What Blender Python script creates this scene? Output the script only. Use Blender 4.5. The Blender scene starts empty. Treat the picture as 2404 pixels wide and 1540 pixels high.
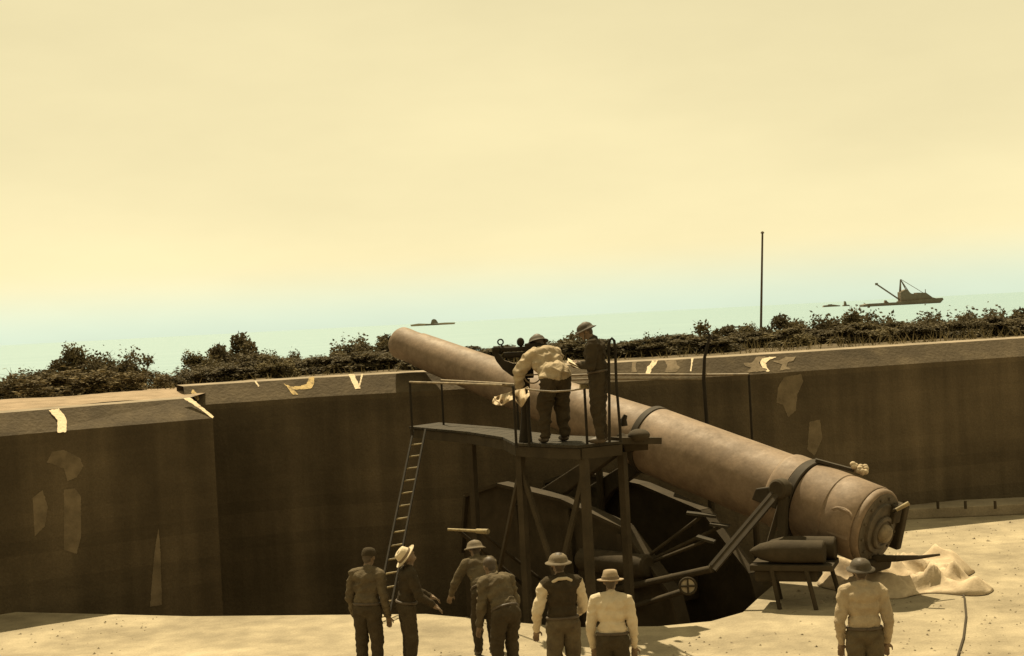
import bpy, bmesh, math, random
import numpy as np
from mathutils import Vector, Matrix, noise

# ------------------------------------------------------------------ camera
scene = bpy.context.scene
col = scene.collection
F, CX, CY = 3340.0, 1202.0, 770.0          # focal length and centre in picture units (2404 wide)
CAM = Vector((0, 0, 4.6))
ROLL, PITCH = math.radians(3.0), math.radians(-0.38)
f0 = Vector((0, math.cos(PITCH), math.sin(PITCH)))
r0 = Vector((1, 0, 0)); u0 = r0.cross(f0)
CR = math.cos(ROLL) * r0 - math.sin(ROLL) * u0
CU = math.sin(ROLL) * r0 + math.cos(ROLL) * u0
cam = bpy.data.cameras.new('camera'); camo = bpy.data.objects.new('camera', cam); col.objects.link(camo)
m = Matrix((CR, CU, -f0)).transposed().to_4x4(); m.translation = CAM
camo.matrix_world = m
cam.sensor_width = 36; cam.lens = 36 * F / 2404; cam.clip_end = 60000; cam.clip_start = .1
scene.camera = camo

# ------------------------------------------------------------------ sky, sun, exposure
SUN = Vector((-0.14, 0.46, 0.88)).normalized()      # direction towards the sun
world = bpy.data.worlds.new('World'); scene.world = world; world.use_nodes = True
nt = world.node_tree; nt.nodes.clear()
def N(t, **kw):
    n = nt.nodes.new(t)
    for k, v in kw.items(): setattr(n, k, v)
    return n
sky = N('ShaderNodeTexSky', sky_type='NISHITA', sun_disc=False)
sky.sun_elevation = math.asin(SUN.z); sky.sun_rotation = math.atan2(SUN.x, SUN.y)
sky.air_density = 1.0; sky.dust_density = 0.3; sky.ozone_density = 1.0
bw = N('ShaderNodeRGBToBW'); geo = N('ShaderNodeTexCoord'); sep = N('ShaderNodeSeparateXYZ')
ramp = N('ShaderNodeValToRGB'); ramp.color_ramp.interpolation = 'EASE'
e = ramp.color_ramp.elements
e[0].position = 0.0; e[0].color = (.78, .89, .68, 1)
e[1].position = .052; e[1].color = (1.0, .87, .50, 1)
lift = N('ShaderNodeMath', operation='MULTIPLY_ADD'); lift.inputs[1].default_value = 0.35; lift.inputs[2].default_value = 4.6
cl = N('ShaderNodeTexNoise'); cl.inputs['Scale'].default_value = 3.2; cl.inputs['Detail'].default_value = 6; cl.inputs['Roughness'].default_value = .55
mp = N('ShaderNodeMapping'); mp.inputs['Scale'].default_value = (1, 1, 3.2)
clr = N('ShaderNodeMapRange'); clr.inputs[1].default_value = .3; clr.inputs[2].default_value = .75; clr.inputs[3].default_value = .93; clr.inputs[4].default_value = 1.05
mul1 = N('ShaderNodeMath', operation='MULTIPLY')
mix = N('ShaderNodeVectorMath', operation='SCALE')
bg = N('ShaderNodeBackground'); bg.inputs['Strength'].default_value = 0.085
out = N('ShaderNodeOutputWorld'); L = nt.links.new
L(sky.outputs[0], bw.inputs[0]); L(bw.outputs[0], lift.inputs[0])
L(geo.outputs['Generated'], sep.inputs[0]); L(sep.outputs['Z'], ramp.inputs[0])
L(geo.outputs['Generated'], mp.inputs[0]); L(mp.outputs[0], cl.inputs['Vector']); L(cl.outputs['Fac'], clr.inputs[0])
L(lift.outputs[0], mul1.inputs[0]); L(clr.outputs[0], mul1.inputs[1])
L(ramp.outputs[0], mix.inputs[0]); L(mul1.outputs[0], mix.inputs['Scale']); L(mix.outputs[0], bg.inputs[0]); L(bg.outputs[0], out.inputs[0])

sl = bpy.data.lights.new('sun', 'SUN'); sl.energy = 5.0; sl.angle = math.radians(.6); sl.color = (1, .85, .56)
so = bpy.data.objects.new('sun', sl); col.objects.link(so); so.location = (0, 20, 40)
so.rotation_euler = SUN.to_track_quat('Z', 'Y').to_euler()
vs = scene.view_settings; vs.view_transform = 'Standard'; vs.look = 'None'; vs.exposure = 0.70; vs.gamma = 1.0

# ------------------------------------------------------------------ pixel helpers (a pixel gives a direction only)
def ray(px, py): return f0 + CR * ((px - CX) / F) - CU * ((py - CY) / F)
def P(px, py, D): return CAM + ray(px, py) * D               # at a given distance
def G(px, py, z):                                            # on a level plane
    d = ray(px, py); return CAM + d * ((z - CAM.z) / d.z)

# ------------------------------------------------------------------ materials
def mat(name, c, rough=.8, var=.25, scale=3, bump=.0, bscale=20, metal=0, c2=None, spec=.3, stretch=(1, 1, 1), detail=6, lo=.35, hi=.65, sss=0):
    M = bpy.data.materials.new(name); M.use_nodes = True; t = M.node_tree; b = t.nodes['Principled BSDF']
    b.inputs['Roughness'].default_value = rough; b.inputs['Metallic'].default_value = metal
    b.inputs['Specular IOR Level'].default_value = spec
    tc = t.nodes.new('ShaderNodeTexCoord'); mp = t.nodes.new('ShaderNodeMapping'); mp.inputs['Scale'].default_value = stretch
    n = t.nodes.new('ShaderNodeTexNoise'); n.inputs['Scale'].default_value = scale; n.inputs['Detail'].default_value = detail; n.inputs['Roughness'].default_value = .62
    r = t.nodes.new('ShaderNodeValToRGB'); e = r.color_ramp.elements
    if c2 is None: c2 = tuple(x * (1 - var) for x in c)
    e[0].position = lo; e[0].color = (*c2, 1); e[1].position = hi; e[1].color = (*c, 1)
    l = t.links.new
    l(tc.outputs['Object'], mp.inputs[0]); l(mp.outputs[0], n.inputs['Vector']); l(n.outputs['Fac'], r.inputs[0]); l(r.outputs[0], b.inputs['Base Color'])
    if bump:
        n2 = t.nodes.new('ShaderNodeTexNoise'); n2.inputs['Scale'].default_value = bscale; n2.inputs['Detail'].default_value = 5
        bp = t.nodes.new('ShaderNodeBump'); bp.inputs['Strength'].default_value = bump; bp.inputs['Distance'].default_value = .05
        l(tc.outputs['Object'], n2.inputs['Vector']); l(n2.outputs['Fac'], bp.inputs['Height']); l(bp.outputs[0], b.inputs['Normal'])
    return M
def concrete(name, c, c2, streak):
    """cast concrete: broad stains, vertical run-off streaks, fine grain"""
    M = mat(name, c, .9, c2=c2, scale=.55, bump=.35, bscale=14, spec=.15, detail=8)
    t = M.node_tree; b = t.nodes['Principled BSDF']; l = t.links.new
    src = b.inputs['Base Color'].links[0].from_socket
    tc = t.nodes.new('ShaderNodeTexCoord'); mp = t.nodes.new('ShaderNodeMapping'); mp.inputs['Scale'].default_value = (2.6, 2.6, .16)
    n = t.nodes.new('ShaderNodeTexNoise'); n.inputs['Scale'].default_value = 1.0; n.inputs['Detail'].default_value = 7
    r = t.nodes.new('ShaderNodeMapRange'); r.inputs[1].default_value = .38; r.inputs[2].default_value = .66; r.inputs[3].default_value = 1 - streak; r.inputs[4].default_value = 1.12
    g = t.nodes.new('ShaderNodeTexNoise'); g.inputs['Scale'].default_value = 34; g.inputs['Detail'].default_value = 3
    gr = t.nodes.new('ShaderNodeMapRange'); gr.inputs[3].default_value = .72; gr.inputs[4].default_value = 1.28
    mm = t.nodes.new('ShaderNodeMath'); mm.operation = 'MULTIPLY'
    v = t.nodes.new('ShaderNodeVectorMath'); v.operation = 'SCALE'
    l(tc.outputs['Object'], mp.inputs[0]); l(mp.outputs[0], n.inputs['Vector']); l(n.outputs['Fac'], r.inputs[0])
    l(tc.outputs['Object'], g.inputs['Vector']); l(g.outputs['Fac'], gr.inputs[0]); l(r.outputs[0], mm.inputs[0]); l(gr.outputs[0], mm.inputs[1])
    sx = t.nodes.new('ShaderNodeSeparateXYZ'); fl = t.nodes.new('ShaderNodeMath'); fl.operation = 'MULTIPLY'; fl.inputs[1].default_value = 4.2
    f2 = t.nodes.new('ShaderNodeMath'); f2.operation = 'FLOOR'; wn = t.nodes.new('ShaderNodeTexWhiteNoise'); wn.noise_dimensions = '1D'
    wr = t.nodes.new('ShaderNodeMapRange'); wr.inputs[3].default_value = .90; wr.inputs[4].default_value = 1.10; m3 = t.nodes.new('ShaderNodeMath'); m3.operation = 'MULTIPLY'
    l(tc.outputs['Object'], sx.inputs[0]); l(sx.outputs['Z'], fl.inputs[0]); l(fl.outputs[0], f2.inputs[0]); l(f2.outputs[0], wn.inputs['W']); l(wn.outputs['Value'], wr.inputs[0]); l(mm.outputs[0], m3.inputs[0]); l(wr.outputs[0], m3.inputs[1])
    l(src, v.inputs[0]); l(m3.outputs[0], v.inputs['Scale']); l(v.outputs[0], b.inputs['Base Color'])
    return M
MT = {}
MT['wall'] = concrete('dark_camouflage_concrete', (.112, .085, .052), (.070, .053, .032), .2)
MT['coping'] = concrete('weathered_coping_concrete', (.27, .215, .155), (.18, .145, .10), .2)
MT['well'] = concrete('well_concrete', (.26, .20, .125), (.18, .138, .085), .3)
MT['floor'] = concrete('floor_concrete', (.33, .275, .185), (.20, .165, .11), .12)
MT['ledge'] = concrete('ledge_concrete', (.26, .215, .15), (.18, .145, .10), .1)
MT['sand'] = mat('coral_sand', (.30, .225, .155), .95, c2=(.20, .15, .10), scale=2.2, bump=.5, bscale=30, spec=.1)
MT['earth'] = mat('scrub_earth', (.12, .092, .055), .95, c2=(.06, .047, .03), scale=1.5, bump=.5, bscale=30, spec=.1)
MT['white'] = mat('white_camouflage_paint', (.82, .67, .47), .85, c2=(.22, .17, .11), lo=.31, hi=.44, detail=10, scale=7, bump=.2, spec=.2)
MT['grey'] = mat('pale_camouflage_paint', (.24, .185, .122), .9, c2=(.15, .115, .073), lo=.38, hi=.6, detail=10, scale=5, bump=.2, spec=.15)
MT['ochre'] = mat('ochre_camouflage_paint', (.60, .44, .21), .9, c2=(.20, .15, .09), lo=.33, hi=.5, detail=10, scale=7, bump=.2, spec=.15)
MT['faint'] = mat('faded_camouflage_and_lit_pilaster', (.19, .147, .094), .9, c2=(.115, .089, .056), lo=.36, hi=.62, detail=10, scale=3, bump=.2, spec=.1)
MT['gun'] = mat('painted_gun_steel', (.225, .160, .108), .6, c2=(.178, .126, .085), scale=2.4, bump=.10, bscale=9, spec=.2, stretch=(1, 1, 1), detail=9)
def weathered(M, amt=.35, scale=11, streak=True):
    t = M.node_tree; b = t.nodes['Principled BSDF']; l = t.links.new; src = b.inputs['Base Color'].links[0].from_socket
    tc = t.nodes.new('ShaderNodeTexCoord'); n = t.nodes.new('ShaderNodeTexNoise'); n.inputs['Scale'].default_value = scale; n.inputs['Detail'].default_value = 10; n.inputs['Roughness'].default_value = .7
    r = t.nodes.new('ShaderNodeMapRange'); r.inputs[1].default_value = .36; r.inputs[2].default_value = .62; r.inputs[3].default_value = 1 - amt; r.inputs[4].default_value = 1.1
    n2 = t.nodes.new('ShaderNodeTexNoise'); n2.inputs['Scale'].default_value = scale * 7; n2.inputs['Detail'].default_value = 4
    r2 = t.nodes.new('ShaderNodeMapRange'); r2.inputs[1].default_value = .25; r2.inputs[2].default_value = .75; r2.inputs[3].default_value = 1 - amt * .7; r2.inputs[4].default_value = 1 + amt * .5
    mm = t.nodes.new('ShaderNodeMath'); mm.operation = 'MULTIPLY'; v = t.nodes.new('ShaderNodeVectorMath'); v.operation = 'SCALE'
    l(tc.outputs['Object'], n.inputs['Vector']); l(tc.outputs['Object'], n2.inputs['Vector']); l(n.outputs['Fac'], r.inputs[0]); l(n2.outputs['Fac'], r2.inputs[0])
    l(r.outputs[0], mm.inputs[0]); l(r2.outputs[0], mm.inputs[1]); l(src, v.inputs[0]); l(mm.outputs[0], v.inputs['Scale']); l(v.outputs[0], b.inputs['Base Color'])
    rr = t.nodes.new('ShaderNodeMapRange'); rr.inputs[3].default_value = .85; rr.inputs[4].default_value = .42; l(n.outputs['Fac'], rr.inputs[0]); l(rr.outputs[0], b.inputs['Roughness'])
weathered(MT['gun'], .20, 3.2)
MT['gunband'] = mat('dark_steel_and_groove_shade', (.05, .038, .024), .75, c2=(.034, .026, .016), scale=6, spec=.2)
MT['steel'] = mat('dark_carriage_steel', (.058, .044, .027), .9, c2=(.038, .029, .018), scale=3, bump=.1, spec=.15)
MT['brass'] = mat('pale_worn_metal', (.34, .265, .14), .55, c2=(.18, .14, .075), scale=9, spec=.3)
MT['breech'] = mat('machined_breech_steel', (.10, .075, .047), .6, c2=(.05, .038, .024), scale=5, spec=.35)
MT['rail'] = mat('worn_pipe_rail', (.26, .20, .125), .6, c2=(.13, .10, .065), scale=8, spec=.25)
MT['blacksteel'] = mat('black_sight_metal', (.026, .02, .0125), .8, c2=(.018, .014, .009), scale=8, spec=.15)
MT['deck'] = mat('platform_plate', (.045, .035, .021), .9, c2=(.022, .017, .010), scale=5, bump=.15)
MT['wood'] = mat('weathered_wood', (.30, .22, .14), .85, c2=(.18, .13, .085), scale=4, stretch=(1, 1, 8), bump=.3)
MT['shirt'] = mat('pale_khaki_shirt', (.42, .335, .225), .9, c2=(.31, .245, .165), scale=7, bump=.3, bscale=60, spec=.1)
MT['whiteshirt'] = mat('white_cotton_shirt', (.58, .48, .34), .9, c2=(.46, .38, .27), scale=5, bump=.2, bscale=60, spec=.1)
MT['darkcloth'] = mat('dark_wool_uniform', (.055, .042, .026), .95, c2=(.038, .029, .018), scale=8, bump=.3, bscale=80, spec=.08)
MT['khaki'] = mat('olive_drab_cloth', (.125, .098, .060), .95, c2=(.08, .062, .04), scale=7, bump=.3, bscale=70, spec=.08)
MT['trousers'] = mat('drab_trousers', (.065, .05, .031), .95, c2=(.045, .034, .021), scale=6, bump=.3, bscale=70, spec=.08)
MT['boot'] = mat('brown_boot_leather', (.085, .062, .04), .6, c2=(.055, .04, .027), scale=9, spec=.3)
MT['skin'] = mat('skin', (.20, .135, .085), .65, c2=(.155, .105, .066), scale=9, spec=.3)
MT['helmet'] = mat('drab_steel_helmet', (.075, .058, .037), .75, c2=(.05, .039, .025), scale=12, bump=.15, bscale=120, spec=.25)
MT['helmetlit'] = mat('sunlit_steel_helmet', (.16, .125, .08), .78, c2=(.11, .085, .055), scale=12, bump=.15, bscale=120, spec=.2)  # lighter copy of the helmet drab, sunlight put into the colour
MT['hat'] = mat('pale_felt_hat', (.34, .26, .175), .95, c2=(.24, .185, .125), scale=9, spec=.08)
MT['hatband'] = mat('hat_band', (.18, .135, .09), .9, scale=9)
MT['canvas'] = mat('pale_canvas', (.50, .40, .275), .95, c2=(.36, .285, .195), scale=6, bump=.12, bscale=40, spec=.08)
MT['paper'] = mat('paper', (.66, .56, .40), .9, c2=(.55, .46, .33), scale=4, spec=.1)
MT['bark'] = mat('bark', (.13, .10, .068), .95, c2=(.08, .062, .042), scale=12, bump=.5, bscale=40)
MT['leafA'] = mat('dark_scrub_leaf', (.13, .103, .052), .8, c2=(.07, .056, .03), scale=1.6, spec=.2)
MT['leafB'] = mat('olive_scrub_leaf', (.18, .142, .065), .8, c2=(.095, .076, .037), scale=1.6, spec=.2)
MT['leafC'] = mat('dry_scrub_leaf', (.17, .128, .06), .85, c2=(.085, .065, .032), scale=1.8, spec=.15)
MT['grass'] = mat('dry_grass', (.16, .125, .06), .9, c2=(.09, .07, .035), scale=1.2, spec=.1)
MT['ship'] = mat('sooty_ship_iron', (.16, .125, .08), .8, c2=(.12, .095, .06), scale=.3)
MT['shippale'] = mat('distant_barge_planking', (.34, .27, .17), .8, c2=(.27, .21, .135), scale=.3)
sea_m = mat('shallow_sea', (.205, .30, .33), .6, c2=(.17, .26, .295), scale=.02, stretch=(1, 5, 1), spec=.2)
t = sea_m.node_tree; b = t.nodes['Principled BSDF']
wn = t.nodes.new('ShaderNodeTexNoise'); wn.inputs['Scale'].default_value = .6; wn.inputs['Detail'].default_value = 5
wt = t.nodes.new('ShaderNodeTexCoord'); bp = t.nodes.new('ShaderNodeBump'); bp.inputs['Strength'].default_value = .4; bp.inputs['Distance'].default_value = .4
t.links.new(wt.outputs['Object'], wn.inputs['Vector']); t.links.new(wn.outputs['Fac'], bp.inputs['Height']); t.links.new(bp.outputs[0], b.inputs['Normal'])
MT['sea'] = sea_m
for k in ('leafA', 'leafB', 'leafC', 'grass'):               # light passes through thin leaves
    t = MT[k].node_tree; b = t.nodes['Principled BSDF']; o_ = t.nodes['Material Output']
    tr = t.nodes.new('ShaderNodeBsdfTranslucent'); ms = t.nodes.new('ShaderNodeMixShader'); ms.inputs[0].default_value = .25
    t.links.new(b.inputs['Base Color'].links[0].from_socket, tr.inputs[0])
    t.links.new(b.outputs[0], ms.inputs[1]); t.links.new(tr.outputs[0], ms.inputs[2]); t.links.new(ms.outputs[0], o_.inputs[0])

# ------------------------------------------------------------------ mesh builder
def root_loc(o):
    while o.parent: o = o.parent
    return Vector(o.location)
class MB:
    def __init__(s): s.v = []; s.f = []
    def add(s, v, f):
        n = len(s.v); s.v += [Vector(p) for p in v]; s.f += [tuple(i + n for i in q) for q in f]; return s
    def box(s, c, size, ax=None):
        c = Vector(c); X, Y, Z = ax if ax else (Vector((1, 0, 0)), Vector((0, 1, 0)), Vector((0, 0, 1)))
        a, b_, d = size[0] / 2, size[1] / 2, size[2] / 2
        v = [c + X * (i * a) + Y * (j * b_) + Z * (k * d) for i in (-1, 1) for j in (-1, 1) for k in (-1, 1)]
        return s.add(v, [(0, 1, 3, 2), (4, 6, 7, 5), (0, 4, 5, 1), (2, 3, 7, 6), (0, 2, 6, 4), (1, 5, 7, 3)])
    def bar(s, p, q, w, h, up=Vector((0, 0, 1))):
        p, q = Vector(p), Vector(q); X = (q - p).normalized(); Y = up.cross(X).normalized(); Z = X.cross(Y)
        return s.box((p + q) / 2, ((q - p).length, w, h), (X, Y, Z))
    def tube(s, pts, r, n=10, cap=True):
        pts = [Vector(p) for p in pts]; rs = r if isinstance(r, (list, tuple)) else [r] * len(pts)
        base = len(s.v); prev = None
        for i, p in enumerate(pts):
            d = (pts[min(i + 1, len(pts) - 1)] - pts[max(i - 1, 0)]).normalized()
            if prev is None: a = d.orthogonal().normalized()
            else: a = (prev - d * prev.dot(d)); a = a.normalized() if a.length > 1e-6 else d.orthogonal().normalized()
            prev = a; b_ = d.cross(a)
            for k in range(n):
                t_ = 2 * math.pi * k / n; s.v.append(p + (a * math.cos(t_) + b_ * math.sin(t_)) * rs[i])
        for i in range(len(pts) - 1):
            for k in range(n):
                k2 = (k + 1) % n; s.f.append((base + i * n + k, base + i * n + k2, base + (i + 1) * n + k2, base + (i + 1) * n + k))
        if cap:
            s.f.append(tuple(base + k for k in reversed(range(n)))); s.f.append(tuple(base + (len(pts) - 1) * n + k for k in range(n)))
        return s
    def lathe(s, prof, o, axis, n=48, sx=1, sy=1, ref=None):
        o, axis = Vector(o), Vector(axis).normalized(); a = (Vector(ref) if ref else axis.orthogonal()); a = (a - axis * a.dot(axis)).normalized(); b_ = axis.cross(a)
        base = len(s.v)
        for (z, r) in prof:
            for k in range(n):
                t_ = 2 * math.pi * k / n; s.v.append(o + axis * z + a * (math.cos(t_) * r * sx) + b_ * (math.sin(t_) * r * sy))
        for i in range(len(prof) - 1):
            for k in range(n):
                k2 = (k + 1) % n; s.f.append((base + i * n + k, base + i * n + k2, base + (i + 1) * n + k2, base + (i + 1) * n + k))
        s.f.append(tuple(base + k for k in reversed(range(n)))); s.f.append(tuple(base + (len(prof) - 1) * n + k for k in range(n)))
        return s
    def prism(s, poly, off):
        n = len(poly); off = Vector(off); v = [Vector(p) for p in poly]; v += [p + off for p in v]
        return s.add(v, [tuple(range(n)), tuple(reversed(range(n, 2 * n)))] + [(i, i + n, (i + 1) % n + n, (i + 1) % n) for i in range(n)])
    def ell(s, c, X, Y, Z, n=12, m_=8):
        c = Vector(c); base = len(s.v)
        for i in range(1, m_):
            ph = math.pi * i / m_
            for k in range(n):
                t_ = 2 * math.pi * k / n
                s.v.append(c + X * (math.sin(ph) * math.cos(t_)) + Y * (math.sin(ph) * math.sin(t_)) + Z * math.cos(ph))
        top = len(s.v); s.v.append(c + Z); bot = len(s.v); s.v.append(c - Z)
        for i in range(m_ - 2):
            for k in range(n):
                k2 = (k + 1) % n; s.f.append((base + i * n + k, base + (i + 1) * n + k, base + (i + 1) * n + k2, base + i * n + k2))
        for k in range(n):
            k2 = (k + 1) % n; s.f.append((base + k, base + k2, top)); s.f.append((base + (m_ - 2) * n + k2, base + (m_ - 2) * n + k, bot))
        return s
    def mesh(s, name, off=Vector()):
        me = bpy.data.meshes.new(name); me.from_pydata([p - off for p in s.v], [], s.f); me.update()
        bm = bmesh.new(); bm.from_mesh(me); bmesh.ops.recalc_face_normals(bm, faces=bm.faces); bm.to_mesh(me); bm.free(); return me
    def build(s, name, m_, parent=None, origin=None, smooth=False, bevel=0, sharp=40):
        off = root_loc(parent) if parent else Vector(origin) if origin is not None else Vector()
        me = s.mesh(name, off); me.materials.append(MT[m_])
        if smooth:
            me.polygons.foreach_set('use_smooth', [True] * len(me.polygons))
            me.set_sharp_from_angle(angle=math.radians(sharp))
        o = bpy.data.objects.new(name, me); col.objects.link(o)
        if parent: o.parent = parent
        else: o.location = off
        if bevel:
            bv = o.modifiers.new('edge', 'BEVEL'); bv.width = bevel; bv.segments = 2; bv.limit_method = 'ANGLE'
        return o
def tag(o, label=None, cat=None, group=None, kind=None):
    if label: o['label'] = label
    if cat: o['category'] = cat
    if group: o['group'] = group
    if kind: o['kind'] = kind
    return o
def empty(name, loc, label, cat, group=None):
    o = bpy.data.objects.new(name, None); col.objects.link(o); o.location = Vector(loc); o.empty_display_size = .2
    return tag(o, label, cat, group)
def rough_sheet(rows, amp, sc, seed=0):
    """grid of points rows[i][j] with noise in z"""
    mb = MB(); n = len(rows[0])
    for r in rows:
        for p in r:
            p = Vector(p); mb.v.append(p + Vector((0, 0, amp * noise.noise(Vector((p.x * sc, p.y * sc, seed))))))
    for i in range(len(rows) - 1):
        for j in range(n - 1): mb.f.append((i * n + j, i * n + j + 1, (i + 1) * n + j + 1, (i + 1) * n + j))
    return mb

# ================================================================== SETTING
ZL, ZF = 3.42, 3.58                     # crest heights of the near and the far parapet
WELL = -1.5
left_crest = [G(-500, 1010, ZL), G(60, 965, ZL), G(440, 935, ZL)]
far_px = [(430, 907), (740, 887), (1000, 873), (1210, 862), (1450, 851), (1700, 838), (2000, 819), (2300, 800), (2460, 790)]
far_crest = [G(x, y, ZF) for x, y in far_px]
far_crest.append(far_crest[-1] + (far_crest[-1] - far_crest[-2]) * 6)
CH_H, CH_D = .38, .40                   # sloping band: height, run
def section_mesh(mb_wall, mb_band, mb_top, crest, zbase, topw):
    """vertical face, sloping band and level top along a crest line"""
    n = len(crest)
    def fwd(i):
        a = crest[max(i - 1, 0)]; b_ = crest[min(i + 1, n - 1)]; d = (b_ - a); d.z = 0; d.normalize(); return Vector((d.y, -d.x, 0))
    lower = [c + fwd(i) * CH_D - Vector((0, 0, CH_H)) for i, c in enumerate(crest)]
    back = [c - fwd(i) * topw for i, c in enumerate(crest)]
    return lower, back
def strip(a, b_): 
    mb = MB(); n = len(a); mb.v = list(a) + list(b_)
    for i in range(n - 1): mb.f.append((i, i + 1, n + i + 1, n + i))
    return mb
def dens(line, k=6):
    o = []
    for i in range(len(line) - 1): o += [line[i].lerp(line[i + 1], j / k) for j in range(k)]
    return o + [line[-1]]

# --- far parapet
lowF, backF = section_mesh(None, None, None, far_crest, 0, 1.1)
wl = empty('parapet_wall', (far_crest[4].x, far_crest[4].y, 0), 'long dark concrete parapet behind the gun with white painted shapes on its sloping band', 'wall')
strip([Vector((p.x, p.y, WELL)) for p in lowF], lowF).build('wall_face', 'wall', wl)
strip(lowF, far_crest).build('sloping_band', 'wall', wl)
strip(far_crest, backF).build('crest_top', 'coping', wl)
strip(backF, [Vector((p.x, p.y, 1.5)) for p in backF]).build('rear_face', 'wall', wl)
# --- near left parapet, ends in a hipped corner
lowL, backL = section_mesh(None, None, None, left_crest, 0, 1.1)
cornerL = left_crest[-1] + Vector((.52, -.30, -CH_H)); lowL[-1] = cornerL
wn_ = empty('parapet_wall', (left_crest[1].x, left_crest[1].y, 0), 'lower concrete parapet standing forward, with a wavy white stripe and sand on top', 'wall')
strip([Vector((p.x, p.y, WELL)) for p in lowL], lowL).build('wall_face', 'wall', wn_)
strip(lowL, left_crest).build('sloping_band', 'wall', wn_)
rt_ = Vector((left_crest[-1].x - .62, left_crest[-1].y + 2.3, ZL)); rl_ = Vector((cornerL.x - .70, rt_.y, ZL - CH_H))
strip([Vector((cornerL.x, cornerL.y, WELL)), Vector((rl_.x, rl_.y, WELL))], [cornerL, rl_]).build('end_face', 'wall', wn_)
strip([cornerL, rl_], [left_crest[-1], rt_]).build('end_slope', 'wall', wn_)
bl = [left_crest[0] + Vector((0, 1.0, 0)), left_crest[1] + Vector((0, 1.0, 0)), left_crest[2] + Vector((-.05, 1.0, 0))]
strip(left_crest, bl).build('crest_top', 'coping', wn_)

# --- paint on the parapets: thin sheets on the faces
def on_plane(px, py, p0, nrm, lift=.006):
    d = ray(px, py); t_ = (p0 - CAM).dot(nrm) / d.dot(nrm); return CAM + d * t_ + nrm * lift
def paint(parent, pts, m_, low, crest, name='painted_mark', face='band'):
    cx = sum(p[0] for p in pts) / len(pts)
    best = None
    for i in range(len(crest) - 1):
        if face == 'band': p0, a, b_ = low[i], low[i + 1] - low[i], crest[i] - low[i]
        else: p0, a, b_ = low[i], low[i + 1] - low[i], Vector((0, 0, 1))
        nrm = a.cross(b_).normalized()
        if nrm.y > 0: nrm = -nrm
        xa, xb = [CX + F * ((q - CAM).dot(CR)) / ((q - CAM).dot(f0)) for q in (low[i], low[i + 1])]
        if min(xa, xb) - 1 <= cx <= max(xa, xb) + 1: best = (p0, nrm); break
    if not best: best = (p0, nrm)
    rg_ = random.Random(int(cx)); fine = []
    for i, (x, y) in enumerate(pts):
        x2, y2 = pts[(i + 1) % len(pts)]; k_ = max(2, int(math.hypot(x2 - x, y2 - y) / 3))
        for j in range(k_): fine.append((x + (x2 - x) * j / k_ + rg_.gauss(0, .45), y + (y2 - y) * j / k_ + rg_.gauss(0, .45)))
    v = [on_plane(x, y, *best) for x, y in fine]
    mb = MB(); mb.add(v, [tuple(range(len(v)))])
    return mb.build(name, m_, parent)
def quads(parent, centre_pts, m_, low, crest, name='painted_mark', face='band'):
    """ribbon from pairs of left and right outline points"""
    cxs = [(a[0] + b_[0]) / 2 for a, b_ in centre_pts]; cx = sum(cxs) / len(cxs)
    outl = [a for a, _ in centre_pts] + [b_ for _, b_ in reversed(centre_pts)]
    return paint(parent, outl, m_, low, crest, name, face)
# wavy stripe on the near parapet
quads(wn_, [((114, 963), (138, 960)), ((124, 975), (150, 973)), ((135, 986), (157, 988)), ((134, 1000), (156, 1002)), ((135, 1016), (155, 1015))], 'white', lowL, left_crest)
paint(wn_, [(430, 935.5), (447, 934), (470, 952), (503, 979), (498, 982), (462, 955)], 'white', lowL, left_crest)
# shapes on the far parapet
paint(wl, [(452, 914), (463, 924), (468, 938), (464, 942), (456, 932), (449, 922)], 'ochre', lowF, far_crest)
paint(wl, [(597, 896), (601, 895), (609, 907), (606, 908)], 'white', lowF, far_crest)
paint(wl, [(666, 900), (682, 908), (702, 907), (720, 902), (725, 886), (738, 885), (737, 900), (731, 912), (716, 914), (690, 916), (700, 926), (688, 927), (677, 914)], 'ochre', lowF, far_crest)
paint(wl, [(818, 879), (831, 878), (836, 890), (847, 912.5), (834, 914)], 'white', lowF, far_crest)
paint(wl, [(848, 877.5), (853, 877), (849, 892), (844.5, 911), (841, 911), (846, 890)], 'white', lowF, far_crest)
paint(wl, [(1531, 847), (1545, 846), (1539, 857), (1531, 865), (1526, 878), (1514, 879), (1519, 868), (1519, 862), (1526, 857)], 'white', lowF, far_crest)
paint(wl, [(1622, 842), (1628, 842), (1626.5, 850), (1623.5, 872), (1620.5, 872), (1623, 850)], 'white', lowF, far_crest)
paint(wl, [(1560, 846), (1585, 845), (1590, 856), (1597, 862), (1588, 873), (1560, 875), (1566, 860)], 'grey', lowF, far_crest)
paint(wl, [(1484, 851), (1494, 850), (1492, 862), (1496, 874), (1482, 876)], 'grey', lowF, far_crest)
paint(wl, [(1776, 838), (1800, 837), (1788, 843), (1781, 852), (1786, 862), (1800, 866), (1800, 871), (1752, 875), (1762, 864), (1748, 858), (1746, 852), (1765, 852)], 'grey', lowF, far_crest)
paint(wl, [(1789, 842), (1806, 838), (1823, 838), (1806, 845), (1797, 853), (1800, 862), (1807, 872), (1799, 873), (1788, 860), (1784, 851)], 'white', lowF, far_crest)
paint(wl, [(1812, 848), (1830, 846), (1845, 838), (1868, 838), (1863, 847), (1850, 850), (1846, 860), (1856, 867), (1830, 870), (1836, 856)], 'grey', lowF, far_crest)
paint(wl, [(1840, 885), (1880, 878), (1886, 895), (1872, 925), (1868, 962), (1850, 980), (1838, 950), (1822, 945), (1826, 910)], 'faint', lowF, far_crest, face='wall')
paint(wl, [(1900, 990), (1925, 985), (1930, 1030), (1912, 1070), (1895, 1055)], 'faint', lowF, far_crest, face='wall')
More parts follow.
